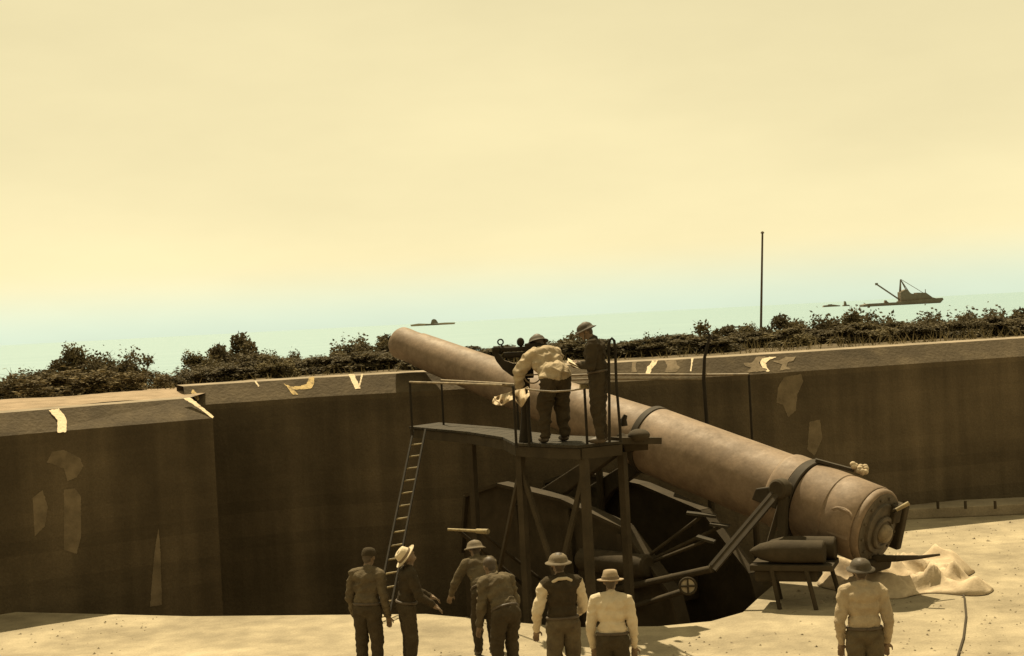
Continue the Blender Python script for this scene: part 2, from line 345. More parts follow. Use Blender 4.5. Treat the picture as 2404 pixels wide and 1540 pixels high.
for pts in ([(110, 1085), (122, 1060), (150, 1056), (188, 1075), (196, 1095), (180, 1120), (158, 1130), (150, 1100)],
            [(150, 1150), (175, 1146), (190, 1165), (190, 1260), (180, 1300), (150, 1290)],
            [(62, 1180), (100, 1150), (112, 1190), (105, 1235), (70, 1270)]):
    paint(wn_, pts, 'faint', lowL, left_crest, face='wall')
paint(wn_, [(366, 1270), (372, 1240), (376, 1290), (380, 1420), (352, 1425), (360, 1320)], 'faint', lowL, left_crest, face='wall')  # lit pilaster, drawn flat as a pale stripe of paint

# --- ground behind the parapets, falling to the beach
tl = [Vector((-60, 27.0, ZL))] + [p.copy() for p in bl] + [Vector((left_crest[-1].x - .60, left_crest[-1].y + 2.2, ZL))] + [p + Vector((0, -.35, -.02)) for p in backF[1:]] + [Vector((90, 45, ZF))]
def terrain_rows(line): return [[Vector((p.x * (1 + off * .004), p.y + off, p.z + dz - (0.05 if p.x > -5.5 and off > 0 else 0))) for p in dens(line, 8)] for off, dz in ((0, -.012), (1.5, .02), (3.2, .06), (5.2, .03), (8, -.35), (13, -1.1), (20, -2.2), (30, -3.6), (45, -5.2), (70, -7))]
tag(rough_sheet(terrain_rows(tl[:5]), .05, .8).build('sand_bank', 'sand', smooth=True), kind='structure')
tag(rough_sheet(terrain_rows(tl[4:]), .05, .8).build('terrain', 'earth', smooth=True), kind='structure')

# --- sea
mb = MB(); mb.add([(-30000, 60, -2), (30000, 60, -2), (30000, 45000, -2), (-30000, 45000, -2)], [(0, 1, 2, 3)])
tag(mb.build('sea', 'sea'), kind='structure')

# --- pit floor with a sunken well, invented to keep the pit dark
rim = [Vector((-11.0, 25.3, 0)), Vector((-9.0, 24.55, 0)), Vector((-5.5, 23.3, 0)), Vector((-1.6, 22.5, 0)), Vector((.6, 21.0, 0)), Vector((1.9, 20.75, 0)), Vector((2.7, 20.9, 0)), Vector((3.25, 21.4, 0)), Vector((3.7, 22.5, 0)), Vector((5.2, 26.0, 0)), Vector((6.9, 29.6, 0))]
mb = MB()
front = [Vector((p.x, -20, 0)) for p in rim[:6]]; NR = len(rim)
mb.add([Vector((-40, -20, 0)), front[0], rim[0], Vector((-40, 25.3, 0))], [(0, 1, 2, 3)])
for i in range(5): mb.add([front[i], front[i + 1], rim[i + 1], rim[i]], [(0, 1, 2, 3)])
mb.add([front[5], Vector((40, -20, 0)), Vector((40, rim[5].y, 0)), rim[5]], [(0, 1, 2, 3)])
for i in range(5, NR - 1): mb.add([rim[i], Vector((40, rim[i].y, 0)), Vector((40, rim[i + 1].y, 0)), rim[i + 1]], [(0, 1, 2, 3)])
mb.add([rim[-1], Vector((40, 29.6, 0)), Vector((40, 45, 0)), Vector((9, 45, 0))], [(0, 1, 2, 3)])
tag(mb.build('pit_floor', 'floor'), kind='structure')
dn = Vector((0, 0, WELL))
mb = strip([p + dn for p in rim], [p - Vector((0, 0, .002)) for p in rim])
mb.add([p + dn for p in rim] + [Vector((6.9, 33, WELL)), Vector((-11, 33, WELL))], [tuple(range(len(rim) + 2))])
tag(mb.build('invented_dark_well', 'well'), kind='structure')

# --- unseen bank behind the camera, added to cut sky light on the gun
prof_ = [(3.2, 0), (2.6, 2.95), (-3.5, 3.0), (-9, 8.0), (-16, 12.5), (-30, 13.5), (-60, 12)]
rows = [[Vector((x_, y_ - .004 * x_ * x_ * .5, z_)) for x_ in range(-70, 71, 5)] for y_, z_ in prof_]
tag(rough_sheet(rows, .25, .3).build('sky_blocking_bank', 'earth', smooth=True, sharp=30), kind='structure')

# --- low ledge along the foot of the wall, right of the gun, with short iron studs
la, lb_ = G(2080, 1222, 0), G(2330, 1211, 0)
d = (lb_ - la).normalized(); la = la - d * .8; lb_ = lb_ + d * 6
ldg = empty('ledge', la, 'low concrete ledge along the foot of the parapet beside the breech', 'ledge')
nn = Vector((-d.y, d.x, 0))
MB().prism([la, lb_, lb_ + nn * 1.0, la + nn * 1.0], (0, 0, .22)).build('step', 'ledge', ldg, bevel=.02)
for px in (2128, 2205, 2270, 2340):
    q = G(px, 1196, .22) + nn * .1
    MB().tube([q, q + Vector((0, 0, .16))], .03, 8).build('stud', 'steel', ldg)
# --- curved rail let into the floor
pts = [G(2150, 1312, 0), G(2200, 1322, 0), G(2232, 1343, 0), G(2252, 1372, 0), G(2264, 1405, 0), G(2268, 1450, 0), G(2262, 1500, 0), G(2244, 1560, 0)]
mb = MB()
for i in range(len(pts) - 1): mb.bar(pts[i] + Vector((0, 0, .012)), pts[i + 1] + Vector((0, 0, .012)), .026, .03)
tag(mb.build('floor_rail', 'steel', origin=pts[0]), 'thin curved iron rail set in the pale floor beside the breech', 'rail')

# --- grit and small stones lying about the floor
mb = MB(); rg = random.Random(77)
for i in range(2600):
    y = rg.uniform(17.5, 30.0); x = rg.uniform(-.42, .42) * y
    if y > 20.0 and -11 < x < 3.9 + max(0, y - 22.5) * .47: 
        if x > -6 or y > 23.4: continue
    r_ = rg.uniform(.006, .03) * (1.8 if rg.random() < .04 else 1); a_ = rg.uniform(0, 6.28)
    c_ = Vector((x, y, 0)); X1 = Vector((math.cos(a_), math.sin(a_), 0)) * r_; Y1 = Vector((-math.sin(a_), math.cos(a_), 0)) * r_ * rg.uniform(.5, 1)
    mb.add([c_ - X1, c_ + Y1, c_ + X1, c_ - Y1, c_ + Vector((0, 0, r_ * rg.uniform(.5, .9))) + X1 * rg.uniform(-.4, .4)], [(0, 1, 4), (1, 2, 4), (2, 3, 4), (3, 0, 4)])
tag(mb.build('gravel', 'ledge'), 'loose grit and small stones scattered over the pale pit floor', 'gravel', kind='stuff')

# ================================================================== GUN
AB, AM = P(2060, 1238, 22.0), P(938, 803, 30.0)
ax = (AM - AB).normalized(); LG = (AM - AB).length
def S(s, r=0, side=None): return AB + ax * s
hz = Vector((ax.x, ax.y, 0)).normalized(); lat = Vector((-hz.y, hz.x, 0))      # lat: to the gun's left, towards the camera side
if lat.y > 0: lat = -lat
gun = empty('coastal_gun', Vector((S(4.8).x, S(4.8).y, S(4.8).z)), 'huge pale painted coast gun raised over the parapet, breech towards the pit floor', 'gun')
prof = [(0, .30), (0, .50), (.012, .545), (.03, .552)]
body = [(.03, .50), (.10, .50), (.10, .612), (.115, .622), (.60, .632), (.615, .622), (.655, .622), (.67, .634), (1.20, .640), (1.20, .60), (1.40, .60), (1.40, .648), (1.66, .652), (1.70, .645), (1.74, .612), (2.4, .608), (3.4, .602), (4.52, .598), (4.56, .585), (4.72, .585), (4.74, .55), (5.4, .520), (6.6, .475), (8.0, .43), (9.5, .392), (11.0, .358), (LG - .9, .338), (LG - .35, .335), (LG - .18, .342), (LG - .06, .338), (LG - .02, .315), (LG, .28), (LG, .18), (LG - 1.2, .178), (LG - 1.2, .02)]
bod = MB().lathe(body, AB, ax, 72).build('barrel', 'gun', gun, smooth=True, sharp=35)
MB().lathe([(-.02, .40), (-.02, .572), (-.005, .592), (.02, .604), (.085, .604), (.10, .595), (.10, .40)], AB, ax, 72).build('breech_ring', 'gun', gun, smooth=True, sharp=35)
MB().lathe([(1.22, .60), (1.22, .662), (1.235, .674), (1.365, .674), (1.38, .662), (1.38, .60)], AB, ax, 64).build('shaded_elevating_band', 'gunband', gun, smooth=True, sharp=35)  # real band; its dark colour stands in for the groove's shadow
MB().lathe([(4.545, .58), (4.545, .604), (4.555, .612), (4.665, .612), (4.675, .604), (4.675, .58)], AB, ax, 64).build('trunnion_hoop', 'gunband', gun, smooth=True, sharp=35)
# breech block: face plate, stepped plug, mushroom head, bolts and levers
bb = MB().lathe([(.02, .57), (-.03, .55), (-.035, .40), (-.075, .385), (-.08, .02)], AB, ax, 64).build('breech_block', 'breech', gun, smooth=True, sharp=30)
right = hz.cross(Vector((0, 0, 1))).normalized()
upv = right.cross(ax).normalized()
if upv.z < 0: upv = -upv
bl_ = AB - ax * .08
MB().lathe([(0, .27), (-.03, .265), (-.045, .24), (-.045, .20), (-.02, .185), (-.02, .02)], bl_ + upv * -.06 + lat * -.02, ax, 48).build('plug_ring', 'breech', bb, smooth=True, sharp=30)
MB().lathe([(0, .15), (-.08, .145), (-.12, .12), (-.14, .06), (-.145, .005)], bl_ + upv * -.06 + lat * -.02, ax, 40).build('mushroom_head', 'rail', bb, smooth=True, sharp=40)
for k in range(12):
    a_ = 2 * math.pi * (k + .5) / 12; q = AB - ax * .03 + upv * (.475 * math.sin(a_)) + lat * (.475 * math.cos(a_))
    MB().lathe([(.01, .024), (-.022, .024), (-.03, .018)], q, ax, 6).build('bolt', 'breech', bb)
MB().box(AB - ax * .10 + upv * .22 - lat * .28, (.22, .30, .10), (lat, upv, ax)).build('hinge_lug', 'steel', bb, bevel=.02)
# hinge carrier on the far side, crank handle, long lever
hc = AB - ax * .02 - lat * .58
MB().box(hc - upv * .05, (.14, .74, .22), (lat, upv, ax)).build('hinge', 'steel', gun, bevel=.03)
MB().tube([hc + upv * .30, P(2098, 1200, 21.75), P(2106, 1196, 21.75)], .03, 10).build('crank', 'steel', gun, smooth=True)
MB().tube([P(2104, 1197, 21.75), P(2134, 1181, 21.7)], [.028, .034], 10).build('crank_handle', 'brass', gun, smooth=True)
MB().tube([AB - upv * .50 - ax * .04, P(2105, 1311, 21.7), P(2160, 1308, 21.8), P(2206, 1302, 21.9)], [.06, .05, .03, .018], 10).build('operating_lever', 'steel', gun, smooth=True)
MB().box(AB - upv * .60 - ax * .02 - lat * .1, (.62, .20, .26), (lat, upv, ax)).build('loading_lip', 'steel', gun, bevel=.04)
# vent fairing on the near side of the breech hoop (low rounded plate)
MB().prism([AB + ax * s + lat * .612 * math.cos(t_) + upv * .612 * math.sin(t_) for s, t_ in [(.12, -.3), (.12, .34)] + [(.31 - .19 * math.cos(a_), .34 + .16 * math.sin(a_)) for a_ in [math.pi * k / 10 for k in range(1, 10)]] + [(.50, .34), (.50, -.3)]], lat * .03).build('side_plate', 'gun', gun, bevel=.015)
# wedge-shaped fairing before the elevating band and the pale wrapped sight on top
MB().prism([AB + ax * 1.42 + lat * .60 - upv * .10, AB + ax * 1.42 + lat * .56 + upv * .30, AB + ax * 1.86 + lat * .60 + upv * .10, AB + ax * 1.9 + lat * .60 - upv * .10], lat * .09).build('band_lug', 'gunband', gun, bevel=.02)
mb = MB(); q = P(2018, 1100, 22.6)
mb.bar(AB + ax * 1.3 + upv * .68, P(2004, 1104, 22.65), .16, .05); mb.build('sight_bracket', 'gunband', gun)
mb = MB(); random.seed(5)
for k in range(16):
    v = Vector((random.uniform(-1, 1), random.uniform(-1, 1), random.uniform(-1, 1))); mb.ell(q + Vector((v.x * .11, v.y * .07, v.z * .055 - v.x * .03)), Vector((.05, 0, 0)), Vector((0, .05, 0)), Vector((0, 0, .045)), 8, 6)
mb.build('wrapped_sight', 'canvas', gun, smooth=True, sharp=180)

# ================================================================== CARRIAGE (in the well under the gun)
T = S(4.62)
cb = Vector((T.x, T.y, WELL))
car = empty('gun_carriage', cb, 'dark iron disappearing carriage with side frames and gun levers under the gun', 'carriage')
cen = S(5.6); cen.z = WELL
MB().lathe([(0, 3.0), (.02, 3.02), (.30, 3.02), (.32, 2.95), (.34, 1.2)], cen, (0, 0, 1), 64).build('racer', 'steel', car, smooth=True, sharp=30)
def cpt(s, l_, z): 
    b_ = AB + hz * s + lat * l_; return Vector((b_.x, b_.y, z))
for sd in (1, -1):
    o_ = sd * 1.02
    pl = [(2.9, -1.15), (3.2, -.1), (4.2, .95), (5.6, 1.35), (7.2, 1.55), (8.1, 1.3), (8.3, .2), (8.3, -1.15)]
    fr = MB().prism([cpt(s, o_, z) for s, z in pl], lat * .12 * sd).build('side_frame', 'steel', car, bevel=.02)
    # ribs and flange of the frame
    mb = MB()
    for i in range(len(pl) - 1): mb.bar(cpt(pl[i][0], o_ + .06 * sd, pl[i][1]), cpt(pl[i + 1][0], o_ + .06 * sd, pl[i + 1][1]), .30, .06)
    mb.build('flange', 'steel', fr)
    for s_ in (4.1, 5.3, 6.6):
        MB().bar(cpt(s_, o_ + .16 * sd, -1.1), cpt(s_ + .15, o_ + .16 * sd, .85 if s_ < 5 else 1.2), .09, .12, up=lat).build('rib', 'steel', fr)
    lv = MB()                       # gun lever from the trunnion to the cross-head
    a_, b_, c_ = T + lat * (.74 * sd), cpt(6.6, .74 * sd, 1.2), cpt(8.0, .74 * sd, -.6)
    lv.prism([a_ + Vector((0, 0, .20)) , a_ + hz * .22, b_ + hz * .34, c_ + hz * .2, c_ - hz * .25, b_ - hz * .42, a_ - hz * .24], lat * .16 * sd)
    lv.build('gun_lever', 'steel', car, bevel=.02)
    MB().lathe([(0, .16), (.20, .16), (.24, .13)], T + lat * (.58 * sd), lat * sd, 28).build('trunnion', 'steel', car, smooth=True, sharp=30)
    MB().lathe([(0, .10), (.30, .10), (.34, .25), (.40, .25)], cpt(6.6, .74 * sd, 1.2), lat * sd, 28).build('lever_axle', 'steel', car, smooth=True, sharp=30)
MB().box(cpt(8.0, 0, -.75), (.7, 1.5, .7), (hz, lat, Vector((0, 0, 1)))).build('counterweight', 'steel', car, bevel=.04)
MB().box(cpt(4.5, 0, -.4), (.30, 2.0, .5), (hz, lat, Vector((0, 0, 1)))).build('cross_beam', 'steel', car, bevel=.03)
MB().box(cpt(6.9, 0, .5), (.35, 2.0, .6), (hz, lat, Vector((0, 0, 1)))).build('cross_beam', 'steel', car, bevel=.03)
# elevating arm: round head on the band pin, flat diagonal arm, drop link
h0 = P(1830, 1148, 22.25)
MB().lathe([(-.10, .10), (-.10, .16), (.06, .16), (.09, .13), (.09, .02)], h0, lat, 32).build('arm_head', 'steel', car, smooth=True, sharp=30)
MB().tube([h0 - lat * .45, h0], .07, 12).build('band_pin', 'steel', car, smooth=True)
h1 = P(1672, 1335, 21.9)
for o_ in (-.07, .07):
    dv = (h1 - h0).normalized().cross(lat) * o_
    MB().bar(h0 + dv, h1 + dv, .05, .05, up=lat).build('elevating_arm', 'gunband', car)
MB().bar(h0, h1, .03, .12, up=(h1 - h0).normalized().cross(lat)).build('arm_web', 'steel', car)
MB().tube([h1, cpt(4.7, 1.1, -.2)], .06, 10).build('arm_pivot', 'steel', car, smooth=True)
mb = MB(); mb.bar(h0 + Vector((.05, 0, -.1)), P(1836, 1345, 22.1), .14, .10); mb.bar(h0 + Vector((.05, 0, -.1)), P(1790, 1330, 22.3), .08, .08); mb.build('drop_link', 'steel', car)
# hydraulic cylinder, shelf plates and hand bar with pale worn edges
MB().lathe([(0, .16), (.05, .20), (1.5, .20), (1.55, .16), (1.6, .06)], cpt(3.6, 1.25, .35), hz, 28).build('recoil_cylinder', 'steel', car, smooth=True, sharp=30)
for (x0, y0, x1, y1, D_) in ((1612, 1204, 1682, 1212, 23.4), (1668, 1230, 1712, 1236, 23.2), (1636, 1260, 1678, 1272, 23.0)):
    MB().bar(P(x0, y0, D_), P(x1, y1, D_ - .1), .20, .04).build('step_plate', 'deck', car)
    MB().tube([P((x0 + x1) / 2, (y0 + y1) / 2 + 4, D_), cpt(4.2, 1.1, .2)], .03, 8).build('step_bracket', 'steel', car)
hb = [P(1052, 1243, 24.2), P(1146, 1248, 23.6)]
MB().tube([hb[0], hb[0].lerp(hb[1], .7), hb[0].lerp(hb[1], .72), hb[1]], [.022, .026, .04, .045], 10).build('hand_bar', 'brass', car, smooth=True)
for k, z_ in ((.25, -.4), (.8, -.3)):
    MB().tube([hb[0].lerp(hb[1], k), cpt(6.8 - k, 1.1, z_)], .03, 8).build('bar_bracket', 'steel', car, smooth=True)
# hand wheel; pale plate behind it stands in for bright ground beyond
hw = P(1615, 1376, 21.7)
fw = (CAM - hw); fw.z = 0; fw.normalize()
MB().lathe([(0, .12), (.015, .12), (.02, .11)], hw - fw * .05, fw, 28).build('bright_ground_plate', 'paper', car, smooth=True, sharp=30)
mb = MB(); sx = fw.cross(Vector((0, 0, 1)))
mb.tube([hw + (sx * math.cos(a_) + Vector((0, 0, 1)) * math.sin(a_)) * .125 for a_ in [2 * math.pi * k / 24 for k in range(25)]], .02, 8, cap=False)
mb.bar(hw - sx * .12, hw + sx * .12, .03, .028); mb.bar(hw - Vector((0, 0, .12)), hw + Vector((0, 0, .12)), .03, .026, up=fw)
mb.build('hand_wheel', 'steel', car, smooth=True)
MB().tube([hw - fw * .06, hw - fw * .5 - Vector((0, 0, .15)), cpt(4.4, 1.1, -.5)], .05, 10).build('wheel_shaft', 'steel', car, smooth=True)

# ================================================================== SIGHTING PLATFORM beside the gun
ZD = 2.68
fr_px = [(960, 1001), (1095, 1013), (1180, 1026), (1208, 1040), (1290, 1044), (1358, 1046), (1452, 1036)]
fe = [G(x, y, ZD) for x, y in fr_px]
inn = Vector((.62, .78, 0)); 
be = [p + inn * (1.25 if 2 < i < 6 else .85) for i, p in enumerate(fe)]
base = fe[3].lerp(fe[5], .5); base = Vector((base.x, base.y, WELL))
plat = empty('sighting_platform', base, 'raised iron platform with pipe rails carrying two soldiers beside the gun', 'platform')
# deck in planks
full_f, full_b = dens(fe, 4), dens(be, 4)
for i in range(len(full_f) - 1):
    g_ = .012; a0, a1 = full_f[i].lerp(full_f[i + 1], g_), full_f[i].lerp(full_f[i + 1], 1 - g_ * 2)
    b0, b1 = full_b[i].lerp(full_b[i + 1], g_), full_b[i].lerp(full_b[i + 1], 1 - g_ * 2)
    MB().prism([a0, a1, b1, b0], (0, 0, -.04)).build('plank', 'deck', plat)
mb = MB()
for i in range(len(fe) - 1):
    mb.bar(fe[i] - Vector((0, 0, .13)) + inn * .06, fe[i + 1] - Vector((0, 0, .13)) + inn * .06, .06, .16)
    mb.bar(be[i] - Vector((0, 0, .13)) - inn * .06, be[i + 1] - Vector((0, 0, .13)) - inn * .06, .06, .16)
mb.build('frame', 'steel', plat)
for p in (fe[1], fe[3], fe[5], be[5]):
    q = p + (inn * .12 if p in fe else -inn * .12)
    MB().bar(Vector((q.x, q.y, WELL)), Vector((q.x, q.y, ZD - .21)), .11, .11, up=inn).build('column', 'steel', plat)
mb = MB(); q0, q1, q2 = fe[3] + inn * .12, fe[5] + inn * .12, fe[1] + inn * .12
for a_, b_ in ((q0, q1), (q1, q0), (q2, q0)):
    mb.bar(Vector((a_.x, a_.y, -1.2)), Vector((b_.x, b_.y, 2.3)), .05, .08)
mb.build('bracing', 'steel', plat)
# rails
def pipe(name, pts, r=.018, m_='rail', parent=plat): return MB().tube(pts, r, 10).build(name, m_, parent, smooth=True)
pipe('rail', [G(962, 897, 3.6), G(1100, 901, 3.6), G(1180, 904, 3.6), P(1205, 908, 21.9)])
pipe('rail', [P(1036, 893, 26.6), P(1150, 899, 25.4), P(1212, 903, 24.6)], .022)
for (x, y) in ((962, 897), (1205, 906)):
    t_ = G(x, y, 3.6); MB().tube([Vector((t_.x, t_.y, ZD)), t_], .02, 8).build('rail_post', 'blacksteel', plat, smooth=True)
for (x, y, D_) in ((1036, 893, 26.6), (1212, 903, 24.6)):
    t_ = P(x, y, D_); MB().tube([Vector((t_.x, t_.y, ZD - .1)), t_], .02, 8).build('rail_post', 'blacksteel', plat, smooth=True)
# sagging guard chain round the bending man, and its end post
cps = [P(1236, 913, 21.3), P(1262, 917, 21.1), P(1300, 919.5, 20.95), P(1340, 917, 21.0), P(1372, 912, 21.1)]
MB().tube(cps, .013, 8).build('guard_chain', 'rail', plat, smooth=True)
for q in (cps[0], cps[-1]): MB().tube([Vector((q.x, q.y, ZD - .02)), q], .02, 8).build('rail_post', 'blacksteel', plat, smooth=True)
MB().bar(P(1362, 907, 21.2), P(1400, 911, 21.3), .05, .06).build('rail_bracket', 'brass', plat)
# tall narrow grab loop
gl = [P(1431, 1038, 21.0), P(1430, 900, 21.0), P(1429, 815, 21.0), P(1431, 800, 21.0), P(1436.5, 794, 21.0), P(1442, 800, 21.0), P(1444, 815, 21.0), P(1447, 900, 21.0), P(1456, 1010, 21.0), P(1457, 1038, 21.0)]
mb = MB(); mb.tube(gl, .021, 10); mb.build('grab_loop', 'blacksteel', plat, smooth=True)
MB().tube([P(1466, 1000, 21.3), P(1464, 985, 21.3), P(1469, 974, 21.3)], [.05, .045, .03], 8).build('lever', 'blacksteel', plat, smooth=True)
mb = MB(); mb.ell(P(1500, 1022, 21.6), Vector((.17, 0, 0)), Vector((0, .2, 0)), Vector((0, 0, .10)), 16, 10); mb.build('gear_cover', 'steel', plat, smooth=True, sharp=180)
mb = MB(); mb.bar(P(1440, 1034, 21.5), P(1540, 1034, 21.9), .3, .10); mb.build('outrigger', 'steel', plat)

# --- sight on its pedestal
sb = P(1240, 1040, 22.0); sb.z = ZD
sight = empty('telescopic_sight', sb, 'black panoramic gun sight with curved arc bracket on a pedestal before the bending man', 'sight')
SD = 22.0
fwd_ = Vector((0, 1, 0))
def SP(x, y, d_=0): return P(x, y, SD + d_)
MB().tube([SP(1234, 1043), SP(1234, 990), SP(1234, 930), SP(1232, 890)], [.11, .075, .065, .08], 16).build('pedestal', 'blacksteel', sight, smooth=True)
arc = [(1155, 816), (1166, 815), (1172, 833), (1184, 846), (1204, 853), (1220, 855), (1226, 846), (1236, 846), (1240, 870), (1238, 900), (1226, 898), (1218, 890), (1200, 882), (1180, 867), (1165, 848), (1156, 828)]
MB().prism([SP(x, y) for x, y in arc], fwd_ * .09).build('arc_bracket', 'blacksteel', sight, bevel=.008)
MB().tube([SP(1158, 820, .02), SP(1172, 820, .02), SP(1174, 820, .02), SP(1262, 818, .04)], [.05, .05, .034, .036], 16).build('telescope', 'blacksteel', sight, smooth=True)
MB().tube([SP(1182, 834, .05), SP(1240, 832, .05)], .042, 14).build('lower_tube', 'blacksteel', sight, smooth=True)
MB().box(SP(1252, 828, .06), (.26, .16, .30)).build('sight_head', 'blacksteel', sight, bevel=.02)
MB().box(SP(1262, 812, .06), (.30, .10, .06)).build('head_plate', 'blacksteel', sight, bevel=.01)
MB().box(SP(1240, 862, .06), (.16, .14, .34)).build('sight_body', 'blacksteel', sight, bevel=.02)
c_ = SP(1175, 803, .04); MB().tube([c_ + Vector((math.cos(a_) * .042, -.01 * math.cos(a_), math.sin(a_) * .042)) for a_ in [2 * math.pi * k / 20 for k in range(21)]], .012, 8, cap=False).build('front_lens', 'blacksteel', sight, smooth=True)
MB().tube([SP(1175, 808, .04), SP(1181, 816, .04)], .012, 8).build('lens_stem', 'blacksteel', sight, smooth=True)
mb = MB(); mb.ell(SP(1222, 803, .05), Vector((.06, 0, 0)), Vector((0, .05, 0)), Vector((0, 0, .07)), 14, 10); mb.build('knob', 'blacksteel', sight, smooth=True, sharp=180)
MB().tube([SP(1223, 812, .05), SP(1226, 822, .05)], .02, 8).build('knob_stem', 'blacksteel', sight, smooth=True)
mb = MB(); c_ = SP(1250, 880, -.12)
mb.tube([c_ + Vector((math.cos(a_) * .13, 0, math.sin(a_) * .13)) for a_ in [2 * math.pi * k / 24 for k in range(25)]], .012, 8, cap=False)
mb.bar(c_ - Vector((.13, 0, 0)), c_ + Vector((.13, 0, 0)), .02, .02); mb.tube([c_, c_ + Vector((-.05, .2, 0))], .02, 8)
mb.build('hand_wheel', 'rail', sight, smooth=True)

# --- canvas cover slung over the rail
rows = []
for i in range(19):
    r_ = []
    for j in range(11):
        u_, v_ = i / 18, j / 10
        px = 1240 - 80 * u_ - 6 * v_ + 10 * v_ * (1 - u_); py = 908 + 22 * u_ + v_ * (18 + 26 * math.exp(-((u_ - .22) / .12) ** 2) + 10 * math.exp(-((u_ - .75) / .2) ** 2) - 12 * max(0, u_ - .8))
        D_ = 21.45 + .16 * math.sin(u_ * 15 + v_ * 4) * (.3 + v_) + .07 * math.cos(u_ * 31 - v_ * 5) + .5 * u_ - .25 * v_
        r_.append(P(px, py, D_))
    rows.append(r_)
cv = rough_sheet(rows, .03, 6).build('canvas_cover', 'canvas', origin=P(1200, 935, 21.7), smooth=True, sharp=180)
sm = cv.modifiers.new('thickness', 'SOLIDIFY'); sm.thickness = .012
ss = cv.modifiers.new('sub', 'SUBSURF'); ss.levels = 1; ss.render_levels = 2
tag(cv, 'crumpled pale canvas cover slung over the platform rail beside the sight', 'cover')

# --- inclined iron ladder from the walkway to the well
lt, lb2 = P(985, 1016, 25.4), P(924, 1318, 22.95); lb2.z = max(lb2.z, WELL)
dl = (lb2 - lt).normalized(); lb2 = lt + dl * ((0 - lt.z) / dl.z)
lad = empty('ladder', lb2, 'narrow iron ladder with pale worn rungs hanging from the platform walkway', 'ladder')
wv = Vector((.80, .60, 0)) * .13
for sd in (-1, 1): MB().tube([lt + wv * sd + Vector((0, 0, .05)), lb2 + wv * sd], .02, 8).build('stile', 'blacksteel', lad, smooth=True)
n_ = int((lt - lb2).length / .31)
for k in range(1, n_ + 1):
    c_ = lt.lerp(lb2, k / (n_ + .5)); MB().tube([c_ - wv, c_ + wv], .014, 8).build('rung', 'brass', lad, smooth=True)

# --- platform on the far side of the gun: only its rail and hooked post show
q0, q1, q2 = P(1395, 879, 27.0), P(1655, 880, 26.2), P(1758, 879, 25.8)
rp = empty('rail_platform', Vector((q1.x, q1.y, WELL)), 'far side platform behind the gun with twin pipe rails and a hooked post', 'platform')
up_ = Vector((0, 0, 1))
MB().tube([q0 - Vector((1.6, -.3, 0)), q0, q1, q2], .022, 10).build('rail', 'rail', rp, smooth=True)
MB().tube([q0 - Vector((1.6, -.3, .085)), q0 - up_ * .085, P(1652, 890, 26.2)], .018, 10).build('rail', 'rail', rp, smooth=True)
z_d = 1.85
back = Vector((.3, 1.1, 0))
qa = q0.lerp(q1, .6)
MB().prism([Vector((p.x, p.y, z_d)) for p in (qa, q2)] + [Vector((p.x, p.y, z_d)) + back for p in (q2, qa)], (0, 0, -.06)).build('deck', 'deck', rp)
for p in (q0, q1, q2):
    MB().tube([Vector((p.x, p.y, WELL)), Vector((p.x, p.y, z_d - .06))], .07, 10).build('column', 'steel', rp)
for p in (q0, q2): MB().tube([Vector((p.x, p.y, z_d)), p], .022, 8).build('rail_post', 'blacksteel', rp, smooth=True)
hk = [Vector((q1.x, q1.y, z_d)), P(1652, 890, 26.2), P(1654, 840, 26.2), P(1664, 800, 26.2), P(1666, 787, 26.2), P(1661, 780, 26.2), P(1655, 781, 26.2), P(1653, 786, 26.2)]
MB().tube(hk, [.035, .035, .03, .028, .026, .024, .022, .02], 10).build('hooked_post', 'blacksteel', rp, smooth=True)

# --- trestle with shells under the breech
tz = .62; tc_ = G(1862, 1430, 0)
tr = empty('shell_trestle', tc_, 'dark iron trestle on splayed legs under the breech, loaded with shells', 'trestle')
X_, Y_ = Vector((.94, -.34, 0)), Vector((.34, .94, 0))
MB().box(tc_ + Vector((0, 0, tz)) + Y_ * .35, (1.25, .75, .09), (X_, Y_, up_)).build('tray', 'steel', tr, bevel=.015)
MB().box(tc_ + Vector((-.1, 0, tz - .13)) + Y_ * .38, (.95, .60, .18), (X_, Y_, up_)).build('locker', 'steel', tr, bevel=.03)
for a_, b_ in ((-.30, 0), (.22, 0), (-.40, .68), (.48, .68)):
    MB().tube([tc_ + X_ * a_ + Y_ * b_ + Vector((0, 0, tz)), tc_ + X_ * (a_ * 1.05 + .12) + Y_ * (b_ * 1.1 - .03)], .035, 8).build('leg', 'steel', tr, smooth=True)
sp_ = [(0, .02), (0, .15), (.02, .172), (.62, .176), (.80, .165), (.98, .12), (1.10, .05), (1.14, .012)]
for k, (a_, b_, z_, l_) in enumerate(((.50, .14, .845, 1), (.62, .52, .845, 1))):
    sh = MB().lathe(sp_, tc_ + X_ * a_ + Y_ * b_ + Vector((0, 0, z_)), -X_, 32).build('artillery_shell', 'steel', origin=tc_ + X_ * a_ + Y_ * b_ + Vector((0, 0, z_ - .17)), smooth=True, sharp=35)
    tag(sh, 'large dark artillery shell lying on the trestle under the breech', 'shell', 'shells on the trestle')

